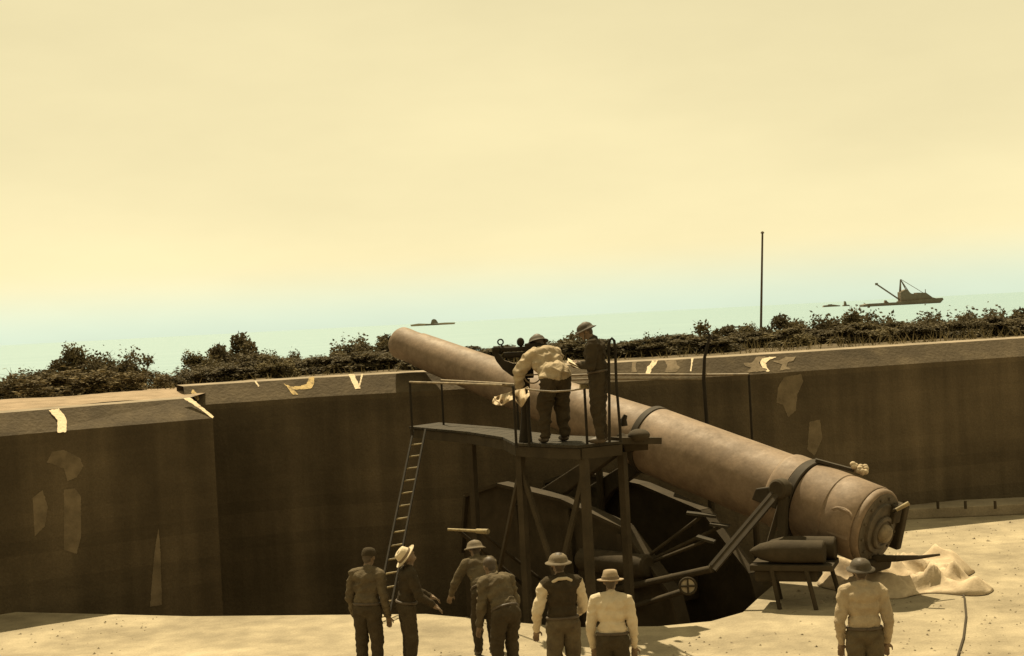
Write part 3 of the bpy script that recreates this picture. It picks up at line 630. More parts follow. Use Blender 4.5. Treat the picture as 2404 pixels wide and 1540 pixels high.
# --- crumpled canvas on the floor under the breech
rows = []
for i in range(49):
    r_ = []
    for j in range(37):
        u_, v_ = i / 48, j / 36
        p = Vector((4.75 + 2.3 * u_ + .3 * v_ + .16 * math.sin(v_ * 9), 22.0 - .2 * u_ + 2.2 * v_ + .16 * math.sin(u_ * 12), 0))
        e_ = min(u_, 1 - u_, v_, 1 - v_); w_ = min(1, e_ * 7)
        hgt = .015 + w_ * (.05 + .20 * max(0, 1 - 3.2 * abs(noise.noise(Vector((p.x * 1.4 + p.y * .9, p.y * 1.6, 3))))) + .22 * max(0, 1 - 2.6 * abs(noise.noise(Vector((p.x * .8 - p.y * .8, p.y * .9, 8))))))
        r_.append(p + Vector((0, 0, hgt)))
    rows.append(r_)
tp = rough_sheet(rows, 0, 1).build('tarpaulin', 'canvas', origin=(5.9, 23.0, 0), smooth=True, sharp=180)
sm = tp.modifiers.new('thickness', 'SOLIDIFY'); sm.thickness = .012
tag(tp, 'crumpled pale tarpaulin spread on the floor under the breech', 'tarpaulin')

# ================================================================== PEOPLE
def person(label, base, yaw, lean=0.0, hip=.92, head_pitch=0.0, head_yaw=0.0, twist=0.0, arms=None, mats=None, hat='helmet', hatmat='helmet', stance=.11, sc=1.0, extra=None, step=.0, group=None, hat_tilt=0.0, seed=0, bulk=1.12):
    """one continuous body; local +y is the facing direction, +x the right hand"""
    mats = mats or {}
    base = Vector(base)
    root = empty('person', base, label, 'person', group)
    R = Matrix.Rotation(yaw, 3, 'Z')
    prim = []        # (tag, kind, data)
    def cap(tag_, p, r1, q, r2): prim.append((tag_, 'c', Vector(p), r1, Vector(q), r2))
    def ell(tag_, c, a, b_, c2, rot=None): prim.append((tag_, 'e', Vector(c), (a, b_, c2), rot or Matrix.Identity(3)))
    H = Vector((0, -.05 * math.sin(lean) * 3, hip))
    Rl = Matrix.Rotation(-lean, 3, 'X'); Rt = Matrix.Rotation(twist, 3, 'Z')
    def tor(x, y, z): return H + Rl @ (Rt @ Vector((x, y, z)))
    # legs
    for s_ in (-1, 1):
        st = step * s_
        hp = H + Vector((.088 * s_, 0, -.02)); an = Vector((stance * s_, -.02 + st, .085)); kn = hp.lerp(an, .5) + Vector((.01 * s_, .035 + .5 * max(0, .92 - hip), 0))
        cap('trousers', hp, .096 * bulk, kn, .074 * bulk); cap('trousers', kn, .074 * bulk, an, .056)
        ell('boot', an + Vector((0, .055, -.042)), .047, .135, .043); cap('boot', an + Vector((0, 0, .06)), .056, an - Vector((0, 0, .03)), .05)
    ell('trousers', H + Vector((0, -.005, 0)), .165 * bulk, .118 * bulk, .125, Rl)
    ell('shirt', tor(0, 0, .11), .152 * bulk, .110 * bulk, .15, Rl @ Rt); ell('shirt', tor(0, .01, .30), .168 * bulk, .115 * bulk, .17, Rl @ Rt)
    ell('shirt', tor(0, -.015, .40), .172 * bulk, .105 * bulk, .10, Rl @ Rt)
    if mats.get('untucked'): ell('shirt', tor(0, -.02, .03), .172 * bulk, .135 * bulk, .15, Rl)
    for s_ in (-1, 1): cap('shirt', tor(.06 * s_, 0, .47), .068, tor(.175 * s_, 0, .435), .07 * bulk)
    # neck and head
    nb = tor(0, 0, .47); Rh = Rl @ Rt @ Matrix.Rotation(head_yaw, 3, 'Z') @ Matrix.Rotation(-head_pitch, 3, 'X')
    ht = nb + Rl @ Vector((0, .03, .07)); hc = ht + Rh @ Vector((0, .025, .115))
    cap('skin', nb, .058, ht + Rh @ Vector((0, 0, .03)), .052); cap('shirt', nb, .066, tor(0, 0, .515), .06)
    def hd(x, y, z): return hc + Rh @ Vector((x, y, z))
    ell('skin', hd(0, 0, .02), .074, .094, .098, Rh); ell('skin', hd(0, .022, -.055), .058, .066, .062, Rh)
    ell('skin', hd(0, .070, -.092), .024, .020, .020, Rh); cap('skin', hd(0, .092, .012), .010, hd(0, .108, -.022), .015)
    cap('skin', hd(-.035, .083, .028), .011, hd(.035, .083, .028), .011); cap('skin', hd(-.020, .088, -.056), .009, hd(.020, .088, -.056), .009)
    for s_ in (-1, 1): ell('skin', hd(.078 * s_, -.005, -.005), .012, .022, .032, Rh); ell('skin', hd(.030 * s_, .082, .006), .012, .010, .008, Rh)
    ell('hair', hd(0, -.02, .042), .081, .090, .090, Rh); ell('hair', hd(0, -.055, -.02), .058, .04, .06, Rh)
    # arms: elbow and wrist in local space, or relative to the shoulder
    arms = arms or {}
    for s_, k in ((-1, 'L'), (1, 'R')):
        sh = tor(.19 * s_, 0, .425)
        el, wr = arms.get(k, (Vector((.06 * s_, -.03, -.29)), Vector((.05 * s_, .07, -.53))))
        el, wr = sh + Vector(el), sh + Vector(wr)
        sl_ = 'sleeve'
        cap(sl_, sh, .064 * bulk, el, .050 * bulk); cap(sl_, el, .050 * bulk, wr, .038)
        d_ = (wr - el).normalized(); sd_ = d_.cross(Vector((0, 1, .3))).normalized(); nm = d_.cross(sd_)
        cap('skin', wr, .030, wr + d_ * .05, .033)
        ell('skin', wr + d_ * .075, .040, .018, .046, Matrix((sd_, nm, d_)).transposed())
        for j, ln in enumerate((.066, .078, .074, .056)):
            o_ = sd_ * (.032 - .0215 * j); p0 = wr + d_ * .108 + o_; p1 = p0 + d_ * ln * .5 + nm * .006; p2 = p1 + (d_ * .7 + nm * .75).normalized() * ln * .55
            cap('skin', p0, .0095, p1, .009); cap('skin', p1, .009, p2, .008)
        p0 = wr + d_ * .05 + sd_ * .036; p1 = p0 + (d_ + sd_ * .9).normalized() * .042; cap('skin', p0, .013, p1, .011); cap('skin', p1, .011, p1 + (d_ + nm * .5).normalized() * .034, .009)
    # build overlapping volumes, fuse into one skin
    mb = MB()
    for p in prim:
        if p[1] == 'c':
            a_, r1, b_, r2 = p[2:]
            d_ = b_ - a_; L_ = d_.length
            if L_ < 1e-4: mb.ell(a_, Vector((r1, 0, 0)), Vector((0, r1, 0)), Vector((0, 0, r1))); continue
            d_.normalize(); prf = []
            for k in range(5): t_ = math.pi / 2 * (1 - k / 4); prf.append((-r1 * math.sin(t_), max(r1 * math.cos(t_), .0008)))
            for k in range(5): t_ = math.pi / 2 * k / 4; prf.append((L_ + r2 * math.sin(t_), max(r2 * math.cos(t_), .0008)))
            mb.lathe(prf, a_, d_, 14)
        else:
            c_, (x_, y_, z_), M_ = p[2:]
            mb.ell(c_, M_ @ Vector((x_, 0, 0)), M_ @ Vector((0, y_, 0)), M_ @ Vector((0, 0, z_)), 16, 10)
    me = mb.mesh('tmp'); tmp = bpy.data.objects.new('tmp', me); col.objects.link(tmp)
    rm = tmp.modifiers.new('fuse', 'REMESH'); rm.mode = 'VOXEL'; rm.voxel_size = .0105
    sm_ = tmp.modifiers.new('soft', 'SMOOTH'); sm_.factor = .5; sm_.iterations = 3
    dg = bpy.context.evaluated_depsgraph_get(); me2 = bpy.data.meshes.new_from_object(tmp.evaluated_get(dg))
    bpy.data.objects.remove(tmp); bpy.data.meshes.remove(me)
    nV = len(me2.vertices); co = np.empty(nV * 3); me2.vertices.foreach_get('co', co); co = co.reshape(-1, 3)
    nr = np.empty(nV * 3); me2.vertex_normals.foreach_get('vector', nr); nr = nr.reshape(-1, 3)
    best = np.full(nV, 1e9); lab = np.zeros(nV, int)
    order = ['skin', 'shirt', 'trousers', 'boot', 'hair', 'sleeve']
    for p in prim:
        tg = order.index(p[0] if p[0] in order else 'shirt')
        if p[1] == 'c':
            a_, r1, b_, r2 = np.array(p[2]), p[3], np.array(p[4]), p[5]; d_ = b_ - a_; dd = d_ @ d_
            t_ = np.clip(((co - a_) @ d_) / dd, 0, 1) if dd > 1e-8 else np.zeros(nV)
            ds = np.linalg.norm(co - a_ - t_[:, None] * d_, axis=1) - (r1 + t_ * (r2 - r1))
        else:
            M_ = np.array(p[4]); q = (co - np.array(p[2])) @ M_; a3 = np.array(p[3]); k_ = np.linalg.norm(q / a3, axis=1); ds = (k_ - 1) * a3.min()
        w_ = ds < best; best[w_] = ds[w_]; lab[w_] = tg
    # cloth folds
    rng = Vector((seed * 3.1, seed * 1.7, 0))
    amp = mats.get('fold', .010)
    for i in range(nV):
        if lab[i] in (1, 2, 5):
            v = Vector(co[i]); a = noise.noise(Vector((v.x * 7 + v.z * 5, v.y * 6, v.z * 11 - v.x * 5)) + rng); c = noise.noise(v * 19 + rng)
            k_ = (1 - abs(a) * 2.2) * amp * (.8 if lab[i] == 2 else 1) + c * .004
            co[i] += nr[i] * k_
    Rn = np.array(R); co = (co * sc) @ Rn.T
    me2.vertices.foreach_set('co', co.reshape(-1)); me2.materials.clear()
    names = [mats.get('skin', 'skin'), mats.get('shirt', 'shirt'), mats.get('trousers', 'trousers'), 'boot', mats.get('hair', 'boot'), mats.get('sleeve', mats.get('shirt', 'shirt'))]
    for n__ in names: me2.materials.append(MT[n__])
    lp = np.array([p.vertices[0] for p in me2.polygons]); me2.polygons.foreach_set('material_index', lab[lp].astype(np.int32)); me2.polygons.foreach_set('use_smooth', [True] * len(me2.polygons))
    me2.update(); ob = bpy.data.objects.new('body', me2); col.objects.link(ob); ob.parent = root
    # head wear
    def W(v): return base + R @ (Vector(v) * sc)
    Hh = Rh @ Matrix.Rotation(-hat_tilt, 3, 'X'); ht_ = hc + Rh @ Vector((0, -.002, .028)); axis = R @ (Hh @ Vector((0, 0, 1))); ref = R @ (Hh @ Vector((0, 1, 0)))
    if hat == 'helmet':
        pr = [(.100, .0008), (.097, .035), (.086, .068), (.064, .094), (.035, .108), (.008, .113), (-.004, .128), (-.018, .154), (-.024, .155), (-.015, .130), (.0, .105), (.02, .100)]
        h_ = MB().lathe(pr, W(ht_), axis, 40, 1.08 * sc, .98 * sc, ref).build('helmet', hatmat, root, smooth=True, sharp=60)
        st = [W(hd(.088 * s_, .0, .04)) for s_ in (-1, 1)]
        MB().tube([st[0], W(hd(-.075, .03, -.05)), W(hd(0, .075, -.125)), W(hd(.075, .03, -.05)), st[1]], .006, 6).build('chin_strap', 'boot', h_, smooth=True)
    elif hat == 'felt':
        pr = [(.098, .0008), (.100, .03), (.108, .058), (.100, .080), (.06, .093), (.02, .103), (.0, .108), (-.004, .120), (-.010, .146), (-.002, .166), (-.008, .168), (-.018, .146), (-.012, .104)]
        h_ = MB().lathe(pr, W(ht_), axis, 40, 1.08 * sc, .95 * sc, ref).build('felt_hat', hatmat, root, smooth=True, sharp=60)
        MB().lathe([(.002, .1085), (.002, .112), (.030, .108), (.030, .104)], W(ht_), axis, 40, 1.085 * sc, .955 * sc, ref).build('hat_band', 'hatband', h_, smooth=True, sharp=60)
    elif hat == 'cap':
        pr = [(.105, .0008), (.102, .04), (.09, .072), (.06, .094), (.02, .102), (-.01, .103), (-.012, .096)]
        MB().lathe(pr, W(ht_), axis, 32, 1.05 * sc, .92 * sc, ref).build('cap', hatmat, root, smooth=True, sharp=60)
    MB().tube([W(H + Rl @ Vector((.158 * bulk * math.sin(a_), -.116 * bulk * math.cos(a_), .06))) for a_ in [2 * math.pi * k / 28 for k in range(29)]], .018, 8).build('belt', 'boot', root, smooth=True) if not mats.get('untucked') else None
    if extra: extra(root, W, tor, hd)
    return root

def foot(px, py_top, D, htop):
    """floor position below a head seen at px, py_top at distance D"""
    p = P(px, py_top, D); return Vector((p.x, p.y, 0))
# bending gunner at the sight, back to the camera
b1 = P(1303, 1040, 21.75); b1.z = ZD
person('soldier in pale wrinkled shirt and helmet bending to the sight on the platform', b1, math.radians(26), lean=.80, hip=.86, head_pitch=-.45,
       arms={'L': ((-.16, .08, -.22), (-.10, .16, -.44)), 'R': ((.12, .16, -.20), (.0, .36, -.12))}, mats={'shirt': 'shirt', 'trousers': 'trousers', 'fold': .030, 'untucked': 1}, stance=.15, seed=1, sc=1.15, bulk=1.22)
# standing man reading a sheet
b2 = P(1411, 1034, 21.2); b2.z = ZD
def papers(root, W, tor, hd):
    c_ = tor(-.06, .31, .20)
    mb = MB()
    for (dx, dz, rz) in ((0, 0, 0), (.02, .012, .2)):
        X1 = Vector((math.cos(rz) * .12, math.sin(rz) * .12, .01)); Y1 = Vector((-math.sin(rz) * .09, math.cos(rz) * .09, .05))
        o_ = c_ + Vector((dx, 0, dz)); mb.add([W(o_ - X1 - Y1), W(o_ + X1 - Y1), W(o_ + X1 + Y1 + Vector((0, 0, .02))), W(o_ - X1 + Y1)], [(0, 1, 2, 3)])
    pp = mb.build('paper_sheets', 'paper', origin=W(c_)); tag(pp, 'folded white paper sheets in the hands of the standing soldier', 'paper')
    s_ = pp.modifiers.new('thickness', 'SOLIDIFY'); s_.thickness = .004
person('soldier in dark uniform and helmet standing on the platform reading a paper', b2, math.radians(78), lean=.10, hip=.95, head_pitch=.30,
       arms={'L': ((-.06, .03, -.28), (.10, .22, -.26)), 'R': ((.06, .02, -.28), (-.10, .22, -.25))}, mats={'shirt': 'darkcloth', 'trousers': 'darkcloth', 'fold': .016}, extra=papers, seed=2, sc=1.06, bulk=1.28)
# crew on the floor, seen from behind
def vest(root, W, tor, hd):
    MB().tube([W(tor(.11, -.07, .47)), W(tor(.05, -.105, .505)), W(tor(-.05, -.105, .505)), W(tor(-.11, -.07, .47))], .020, 8).build('collar', 'whiteshirt', root, smooth=True)
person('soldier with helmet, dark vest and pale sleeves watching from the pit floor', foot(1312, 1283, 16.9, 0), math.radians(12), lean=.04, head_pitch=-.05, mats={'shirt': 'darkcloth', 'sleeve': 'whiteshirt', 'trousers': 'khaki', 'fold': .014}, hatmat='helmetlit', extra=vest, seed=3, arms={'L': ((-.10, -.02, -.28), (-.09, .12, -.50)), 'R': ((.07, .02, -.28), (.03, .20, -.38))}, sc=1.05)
person('man in white shirt and pale brimmed felt hat on the pit floor', foot(1430, 1338, 16.3, 0), math.radians(-8), lean=.10, hip=.90, mats={'shirt': 'whiteshirt', 'trousers': 'trousers', 'fold': .012}, hat='felt', hatmat='hat', seed=4, sc=.98)
person('soldier in tan shirt and wide helmet looking up at the breech', foot(2020, 1296, 15.6, 0), math.radians(-4), lean=.02, head_pitch=-.12, mats={'shirt': 'shirt', 'trousers': 'khaki', 'fold': .012}, seed=5, sc=1.04, hatmat='helmet')
person('soldier in dark coat and sunlit-coloured helmet stooping beside the bareheaded man', foot(1130, 1310, 19.6, 0), math.radians(18), lean=.62, hip=.88, head_pitch=-.4, mats={'shirt': 'khaki', 'trousers': 'trousers'}, hatmat='helmetlit', seed=6, arms={'L': ((-.14, .06, -.24), (-.16, .22, -.42)), 'R': ((.08, .14, -.24), (.04, .34, -.34))})
person('bareheaded dark haired man in mottled drab jacket leaning forward', foot(1176, 1332, 18.2, 0), math.radians(30), lean=.55, hip=.86, head_pitch=-.1, mats={'shirt': 'khaki', 'trousers': 'trousers', 'hair': 'boot', 'fold': .018}, hat=None, seed=7)
person('soldier in loose olive jacket and dark cap on the pit floor', foot(856, 1302, 18.6, 0), math.radians(-20), lean=.10, hip=.92, head_pitch=.1, mats={'shirt': 'khaki', 'trousers': 'trousers', 'fold': .016}, hat='cap', hatmat='darkcloth', seed=8)
person('man in dark clothes tilting back a pale wide hat, arms reaching forward', foot(950, 1292, 18.6, 0), math.radians(-75), lean=.12, hip=.92, head_pitch=-.85, mats={'shirt': 'darkcloth', 'trousers': 'trousers'}, hat='felt', hatmat='whiteshirt', seed=9, hat_tilt=-.15, arms={'L': ((-.06, .10, -.26), (-.02, .30, -.36)), 'R': ((.06, .08, -.27), (.04, .26, -.40))})

# ================================================================== PLANTS
def crown_mesh(name, seed, n, leaf, lacy, spiky):
    rnd = random.Random(seed); mb = MB()
    clumps = []
    for k in range(13 if not lacy else 9):
        a = rnd.uniform(0, 6.283); r_ = math.sqrt(rnd.random()) * .42; z_ = rnd.uniform(.25, .92) * (1 - .55 * (r_ / .5) ** 2)
        clumps.append((Vector((r_ * math.cos(a), r_ * math.sin(a), z_)), rnd.uniform(.10, .22) * (.75 if lacy else 1)))
    for i in range(n):
        if not lacy and rnd.random() < .3:
            a = rnd.uniform(0, 6.283); r_ = math.sqrt(rnd.random()) * .5; p = Vector((r_ * math.cos(a), r_ * math.sin(a), rnd.uniform(.0, .6) * (1 - r_)))
        else:
            c_, s_ = rnd.choice(clumps); d_ = Vector((rnd.gauss(0, 1), rnd.gauss(0, 1), rnd.gauss(0, .75))); p = c_ + d_.normalized() * s_ * rnd.random() ** .45
            if spiky and rnd.random() < .35: p.z += abs(rnd.gauss(0, .10)); 
        if p.z < 0: p.z = abs(p.z)
        d_ = Vector((rnd.gauss(0, 1), rnd.gauss(0, 1), rnd.gauss(0, .8))).normalized(); w_ = d_.orthogonal().normalized(); w_ = Matrix.Rotation(rnd.uniform(0, 6.28), 3, d_) @ w_
        l_ = leaf * rnd.uniform(.6, 1.4); 
        mb.add([p, p + d_ * l_ * .5 + w_ * l_ * .32, p + d_ * l_, p + d_ * l_ * .5 - w_ * l_ * .32], [(0, 1, 2, 3)])
    me = bpy.data.meshes.new(name); me.from_pydata(mb.v, [], mb.f); me.update()
    # stems
    st = MB()
    for c_, s_ in clumps:
        b_ = Vector((rnd.uniform(-.06, .06), rnd.uniform(-.06, .06), -.25)); m_ = b_.lerp(c_, .55) + Vector((rnd.uniform(-.08, .08), rnd.uniform(-.08, .08), .03))
        st.tube([b_, m_, c_], [.018, .012, .006], 6)
        for j in range(5 if (lacy or spiky) else 3):
            d_ = Vector((rnd.gauss(0, 1), rnd.gauss(0, 1), abs(rnd.gauss(.5, .6)))).normalized(); st.tube([c_, c_ + d_ * s_ * rnd.uniform(.9, 1.6)], [.005, .002], 4)
    return me, st.mesh(name + '_stems')
KIND = {}
for nm, seed, n, leaf, lacy, spiky, lm in (('dense', 1, 9000, .058, 0, 0, 'leafA'), ('dense2', 2, 8500, .055, 0, 1, 'leafA'), ('olive', 3, 7500, .06, 0, 1, 'leafB'), ('lacy', 4, 1500, .06, 1, 1, 'leafA'), ('lacy2', 5, 1700, .065, 1, 0, 'leafB'), ('dry', 6, 3200, .07, 0, 1, 'leafC')):
    a, b_ = crown_mesh('crown_' + nm, seed, n, leaf, lacy, spiky); a.materials.append(MT[lm]); b_.materials.append(MT['bark']); KIND[nm] = (a, b_)
LOOK = {'dense': 'dense dark bush', 'dense2': 'ragged dark bush with upright twigs', 'olive': 'loose olive bush', 'lacy': 'thin dark open bush', 'lacy2': 'thin olive arching bush', 'dry': 'dry yellowish bush'}
PLACE = [(105, 'on the sand before the wavy white stripe begins'), (215, 'on the sand behind the wavy white stripe'), (360, 'on the sand beyond the low parapet'), (455, 'above the slanting white corner line'), (580, 'behind the far parapet near the low parapet corner'), (665, 'behind the short white tick on the parapet'), (770, 'behind the bent ochre mark on the parapet'), (900, 'behind the white V on the parapet'), (1020, 'behind the gun muzzle'), (1250, 'behind the gun barrel and sight'), (1400, 'behind the two soldiers on the platform'), (1500, 'behind the grab loop'), (1575, 'behind the white zigzag on the parapet'), (1650, 'behind the thin white line near the hooked post'), (1775, 'beside the lattice frame'), (1880, 'beside the tall pole'), (2030, 'beyond the parapet below the dredger boom'), (2200, 'beyond the parapet below the dredger'), (9999, 'beyond the parapet past the dredger stern')]
bpy.context.view_layer.update()
from mathutils.bvhtree import BVHTree
tv, tf = [], []
for n__ in ('sand_bank', 'terrain'):
    me = bpy.data.objects[n__].data; k_ = len(tv); tv += [v.co.copy() for v in me.vertices]; tf += [tuple(i + k_ for i in p.vertices) for p in me.polygons]
bvh = BVHTree.FromPolygons(tv, tf)
def gz(x, y):
    h = bvh.ray_cast(Vector((x, y, 50)), Vector((0, 0, -1))); return h[0].z if h[0] else 1.0
rnd = random.Random(11)
def bush(px, ytop, wpx, D, kind):
    if 985 < px < 1255: ytop += 26
    elif 1255 < px < 1420: ytop += 8
    t_ = P(px, ytop, D); z0 = gz(t_.x, t_.y); h = max(t_.z - z0, .35); w = wpx * D / F
    pl_ = next(b for a, b in PLACE if px < a); cm, sm_ = KIND[kind]
    lbl, grp = LOOK[kind] + ' ' + pl_, 'bushes beyond the parapet'
    r_ = empty('bush', (t_.x, t_.y, z0), lbl, 'bush', grp); r_.rotation_euler.z = rnd.uniform(0, 6.28)
    for n__, me in (('crown', cm), ('stems', sm_)):
        o = bpy.data.objects.new(n__, me); col.objects.link(o); o.parent = r_; o.scale = (w * rnd.uniform(1.1, 1.4), w * rnd.uniform(1.1, 1.4), h * rnd.uniform(1.2, 1.42))
spots = [(-70, 900, 150, 32, 'dense'), (10, 893, 120, 32, 'dry'), (75, 888, 110, 31.5, 'dense2'), (130, 860, 110, 32.5, 'dense'), (180, 852, 100, 33, 'olive'), (150, 884, 150, 30.8, 'dry'), (230, 850, 110, 33, 'dense2'), (265, 882, 130, 31, 'dry'), (285, 838, 90, 33.5, 'lacy'), (325, 850, 90, 33.5, 'lacy2'), (345, 896, 100, 32.2, 'dry'), (392, 894, 80, 33, 'dense2'), (430, 893, 70, 34, 'lacy'),
         (470, 852, 100, 35, 'olive'), (515, 832, 110, 36, 'dense'), (555, 822, 120, 37, 'dense'), (600, 842, 110, 36, 'dense2'), (632, 838, 50, 37, 'lacy'), (655, 856, 90, 36, 'olive'), (690, 842, 60, 37, 'dense2'), (735, 852, 110, 36, 'dense'), (775, 840, 90, 37, 'lacy2'), (812, 812, 100, 38, 'lacy'), (850, 818, 110, 38, 'dense'), (905, 812, 120, 39, 'dense'), (960, 826, 120, 38, 'dense2'), (1030, 842, 140, 37, 'dense'), (1110, 846, 140, 37, 'olive'), (1190, 836, 130, 38, 'dense'),
         (1262, 806, 90, 39, 'lacy'), (1335, 796, 110, 39, 'lacy2'), (1372, 800, 100, 39, 'lacy'), (1330, 830, 120, 37, 'dense2'), (1420, 822, 110, 38, 'dense'), (1475, 816, 80, 39, 'dense2'), (1512, 828, 90, 38, 'olive'), (1546, 794, 80, 40, 'lacy'), (1580, 806, 110, 40, 'dense'), (1630, 800, 100, 40, 'dense2'), (1672, 782, 100, 42, 'lacy2'), (1700, 788, 110, 41, 'dense'), (1752, 794, 100, 41, 'olive'), (1765, 806, 60, 40, 'dense2'),
         (1822, 766, 90, 43, 'dense'), (1860, 776, 100, 42, 'lacy2'), (1905, 768, 120, 43, 'dense2'), (1955, 772, 120, 43, 'dense'), (1995, 760, 100, 44, 'olive'), (2040, 750, 110, 45, 'lacy'), (2062, 768, 120, 43, 'dense2'), (2120, 768, 120, 43, 'dense'), (2180, 756, 110, 44, 'dense2'), (2235, 748, 110, 45, 'lacy'), (2262, 756, 120, 44, 'dense'), (2330, 742, 130, 45, 'dense2'), (2400, 738, 130, 45, 'dense'), (2470, 735, 140, 45, 'olive')]
for s_ in spots: bush(*s_)
for k in range(34):                          # front row, right behind the crest
    px = 470 + k * 60 + rnd.uniform(-14, 14); hz_ = 748 - (px - 1200) * .0524
    bush(px, hz_ + rnd.uniform(72, 90) + (18 if 940 < px < 1480 else 0), rnd.uniform(100, 135), rnd.uniform(33.2, 34.6) if px < 1700 else rnd.uniform(34.5, 36.5), rnd.choice(['dense', 'dense2', 'dense', 'olive']))
# low ground scrub between the bushes
mb = MB(); rg = random.Random(21)
for i in range(9000):
    px = rg.uniform(-150, 2550); D = rg.uniform(30.6, 44) if px < 455 else rg.uniform(32, 46)
    x = (px - CX) / F * D; y = D; z = gz(x, y)
    d_ = Vector((rg.gauss(0, .5), rg.gauss(0, .5), 1)).normalized(); w_ = d_.orthogonal().normalized(); w_ = Matrix.Rotation(rg.uniform(0, 6.28), 3, d_) @ w_
    l_ = rg.uniform(.08, .30) * (1.5 if D > 33 else .8)
    p = Vector((x, y, z - .02)); mb.add([p - w_ * .018, p + w_ * .018, p + d_ * l_ + Vector((rg.gauss(0, .06), rg.gauss(0, .06), 0))], [(0, 1, 2)])
me = bpy.data.meshes.new('grass'); me.from_pydata(mb.v, [], mb.f); me.materials.append(MT['grass']); go = bpy.data.objects.new('grass', me); col.objects.link(go)
tag(go, 'dry tufts of grass growing among the bushes beyond the parapet', 'grass', kind='stuff')

# --- tall pole and lattice frame beyond the wall
t_, b_ = P(1790, 548, 44), P(1786, 800, 44); gz_ = gz(b_.x, b_.y); d_ = (t_ - b_).normalized(); b_ = b_ + d_ * ((gz_ - .2 - b_.z) / d_.z)
po = empty('signal_pole', b_, 'tall bare wooden pole rising above the bushes beyond the parapet', 'pole')
MB().tube([b_, t_], [.045, .030], 10).build('mast', 'bark', po, smooth=True)
MB().lathe([(0, .05), (.03, .055), (.06, .03), (.07, .005)], t_, (0, 0, 1), 12).build('cap', 'bark', po, smooth=True)
fb = P(1732, 800, 42); fz = gz(fb.x, fb.y); tw = empty('lattice_frame', (fb.x, fb.y, fz), 'open wooden lattice frame standing among the bushes near the tall pole', 'frame')
w2, d2 = .30, .30; z0, z1 = P(1732, 798, 42).z, P(1732, 766, 42).z
for sx_ in (-1, 1):
    for sy_ in (-1, 1): MB().bar((fb.x + sx_ * w2, fb.y + sy_ * d2, fz - .1), (fb.x + sx_ * w2, fb.y + sy_ * d2, z1), .04, .04, up=Vector((0, 1, 0))).build('post', 'bark', tw)
for z_ in (z1 - .02, (z0 + z1) / 2, z0):
    for sy_ in (-1, 1): MB().bar((fb.x - w2 - .03, fb.y + sy_ * (d2 + .025), z_), (fb.x + w2 + .03, fb.y + sy_ * (d2 + .025), z_), .03, .035).build('crossbar', 'bark', tw)
    for sx_ in (-1, 1): MB().bar((fb.x + sx_ * (w2 + .025), fb.y - d2, z_ + .01), (fb.x + sx_ * (w2 + .025), fb.y + d2, z_ + .01), .03, .035).build('crossbar', 'bark', tw)
MB().bar((fb.x, fb.y - d2 - .04, z0 - .2), (fb.x, fb.y - d2 - .04, z1), .03, .03, up=Vector((0, 1, 0))).build('crossbar', 'bark', tw)

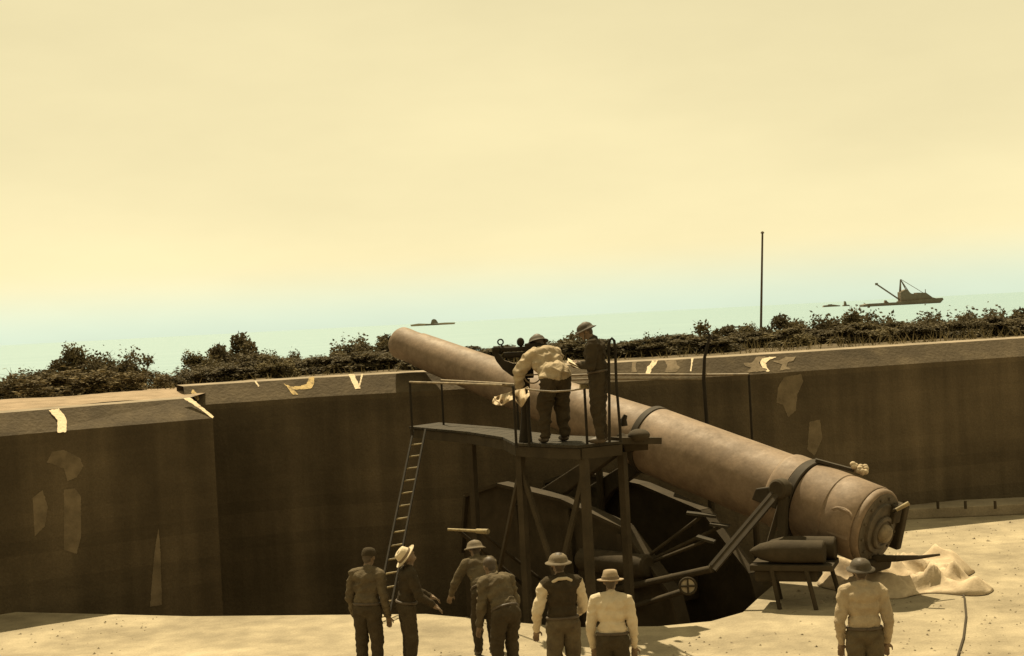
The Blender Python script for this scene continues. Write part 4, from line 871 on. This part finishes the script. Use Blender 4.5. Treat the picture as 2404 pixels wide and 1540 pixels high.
# ================================================================== VESSELS
def sea_at(px, D): p = P(px, 0, D); return Vector((p.x, p.y, -2.0))
DS = 1380.0; U = DS / F                      # metres per picture unit
v0 = sea_at(2070, DS)
dr = empty('dredger', v0, 'dark crane dredger with tall mast and raised boom lying off the shore', 'ship')
def vx(px): return v0 + Vector(((px - 2070) * U, 0, 0))
hull = [(1986, 0), (1986, 5), (2000, 7), (2074, 7), (2074, 9), (2140, 11), (2172, 12), (2174, 8), (2166, 0)]
MB().prism([vx(x) + Vector((0, -8, z * U)) for x, z in hull], (0, 16, 0)).build('hull', 'ship', dr)
MB().prism([vx(x) + Vector((0, -6, z * U)) for x, z in [(2076, 9), (2076, 30), (2090, 36), (2100, 26), (2114, 22), (2114, 27), (2135, 26), (2150, 14), (2160, 11)]], (0, 12, 0)).build('deck_house', 'ship', dr)
for sy_ in (-4, 4):
    MB().bar(vx(2077) + Vector((0, sy_, 9 * U)), vx(2081) + Vector((0, 0, 60 * U)), .9, .9).build('mast_leg', 'ship', dr)
    MB().bar(vx(2100) + Vector((0, sy_, 24 * U)), vx(2081) + Vector((0, 0, 60 * U)), .7, .7).build('back_stay', 'ship', dr)
MB().bar(vx(2077) + Vector((0, 0, 12 * U)), vx(2025) + Vector((0, 0, 51 * U)), 1.3, 1.3).build('boom', 'ship', dr)
MB().box(vx(2024) + Vector((0, 0, 52 * U)), (2.4, 1.6, 2.2)).build('boom_head', 'ship', dr)
MB().tube([vx(2082) + Vector((0, 0, 60 * U)), vx(2150) + Vector((0, 0, 14 * U))], .25, 6).build('cable', 'ship', dr)
MB().tube([vx(2138) + Vector((0, 0, 12 * U)), vx(2138) + Vector((0, 0, 34 * U))], .35, 6).build('derrick_post', 'ship', dr)
MB().prism([vx(x) + Vector((0, -2, z * U)) for x, z in [(2040, 7), (2041, 13), (2044, 13), (2046, 10), (2050, 7)]], (0, 4, 0)).build('winch_house', 'ship', dr)
def boat(px, D, shape, label, house, m_='ship'):
    u = D / F; p = sea_at(px, D); e_ = empty('barge', p, label, 'boat')
    MB().prism([p + Vector((x * u, -3, z * u)) for x, z in shape], (0, 7, 0)).build('hull', m_, e_)
    if house: MB().prism([p + Vector((x * u, -2, z * u)) for x, z in house], (0, 4, 0)).build('cabin', m_, e_)
boat(1911, 1900, [(-16, 0), (-14, 4), (8, 5), (24, 2), (24, 0)], 'low dark barge lying off beyond the tip of the boom', [(-4, 4), (-3, 6), (5, 6), (6, 5)])
boat(1950, 1850, [(-8, 0), (-7, 3), (6, 3), (8, 0)], 'tiny launch with upright funnel near the dredger', [(-5, 3), (-4, 12), (-1, 11), (1, 3)])
boat(975, 3600, [(-50, 0), (-52, 4), (-32, 6), (-8, 4), (30, 5), (54, 4), (52, 0)], 'far low barge under tow off the raised muzzle', None, 'shippale')
boat(977, 3560, [(-20, 0), (-18, 4), (12, 4), (16, 0)], 'dark tugboat with rounded deckhouse off the raised muzzle', [(-6, 4), (-3, 13), (2, 15), (7, 13), (12, 5)])
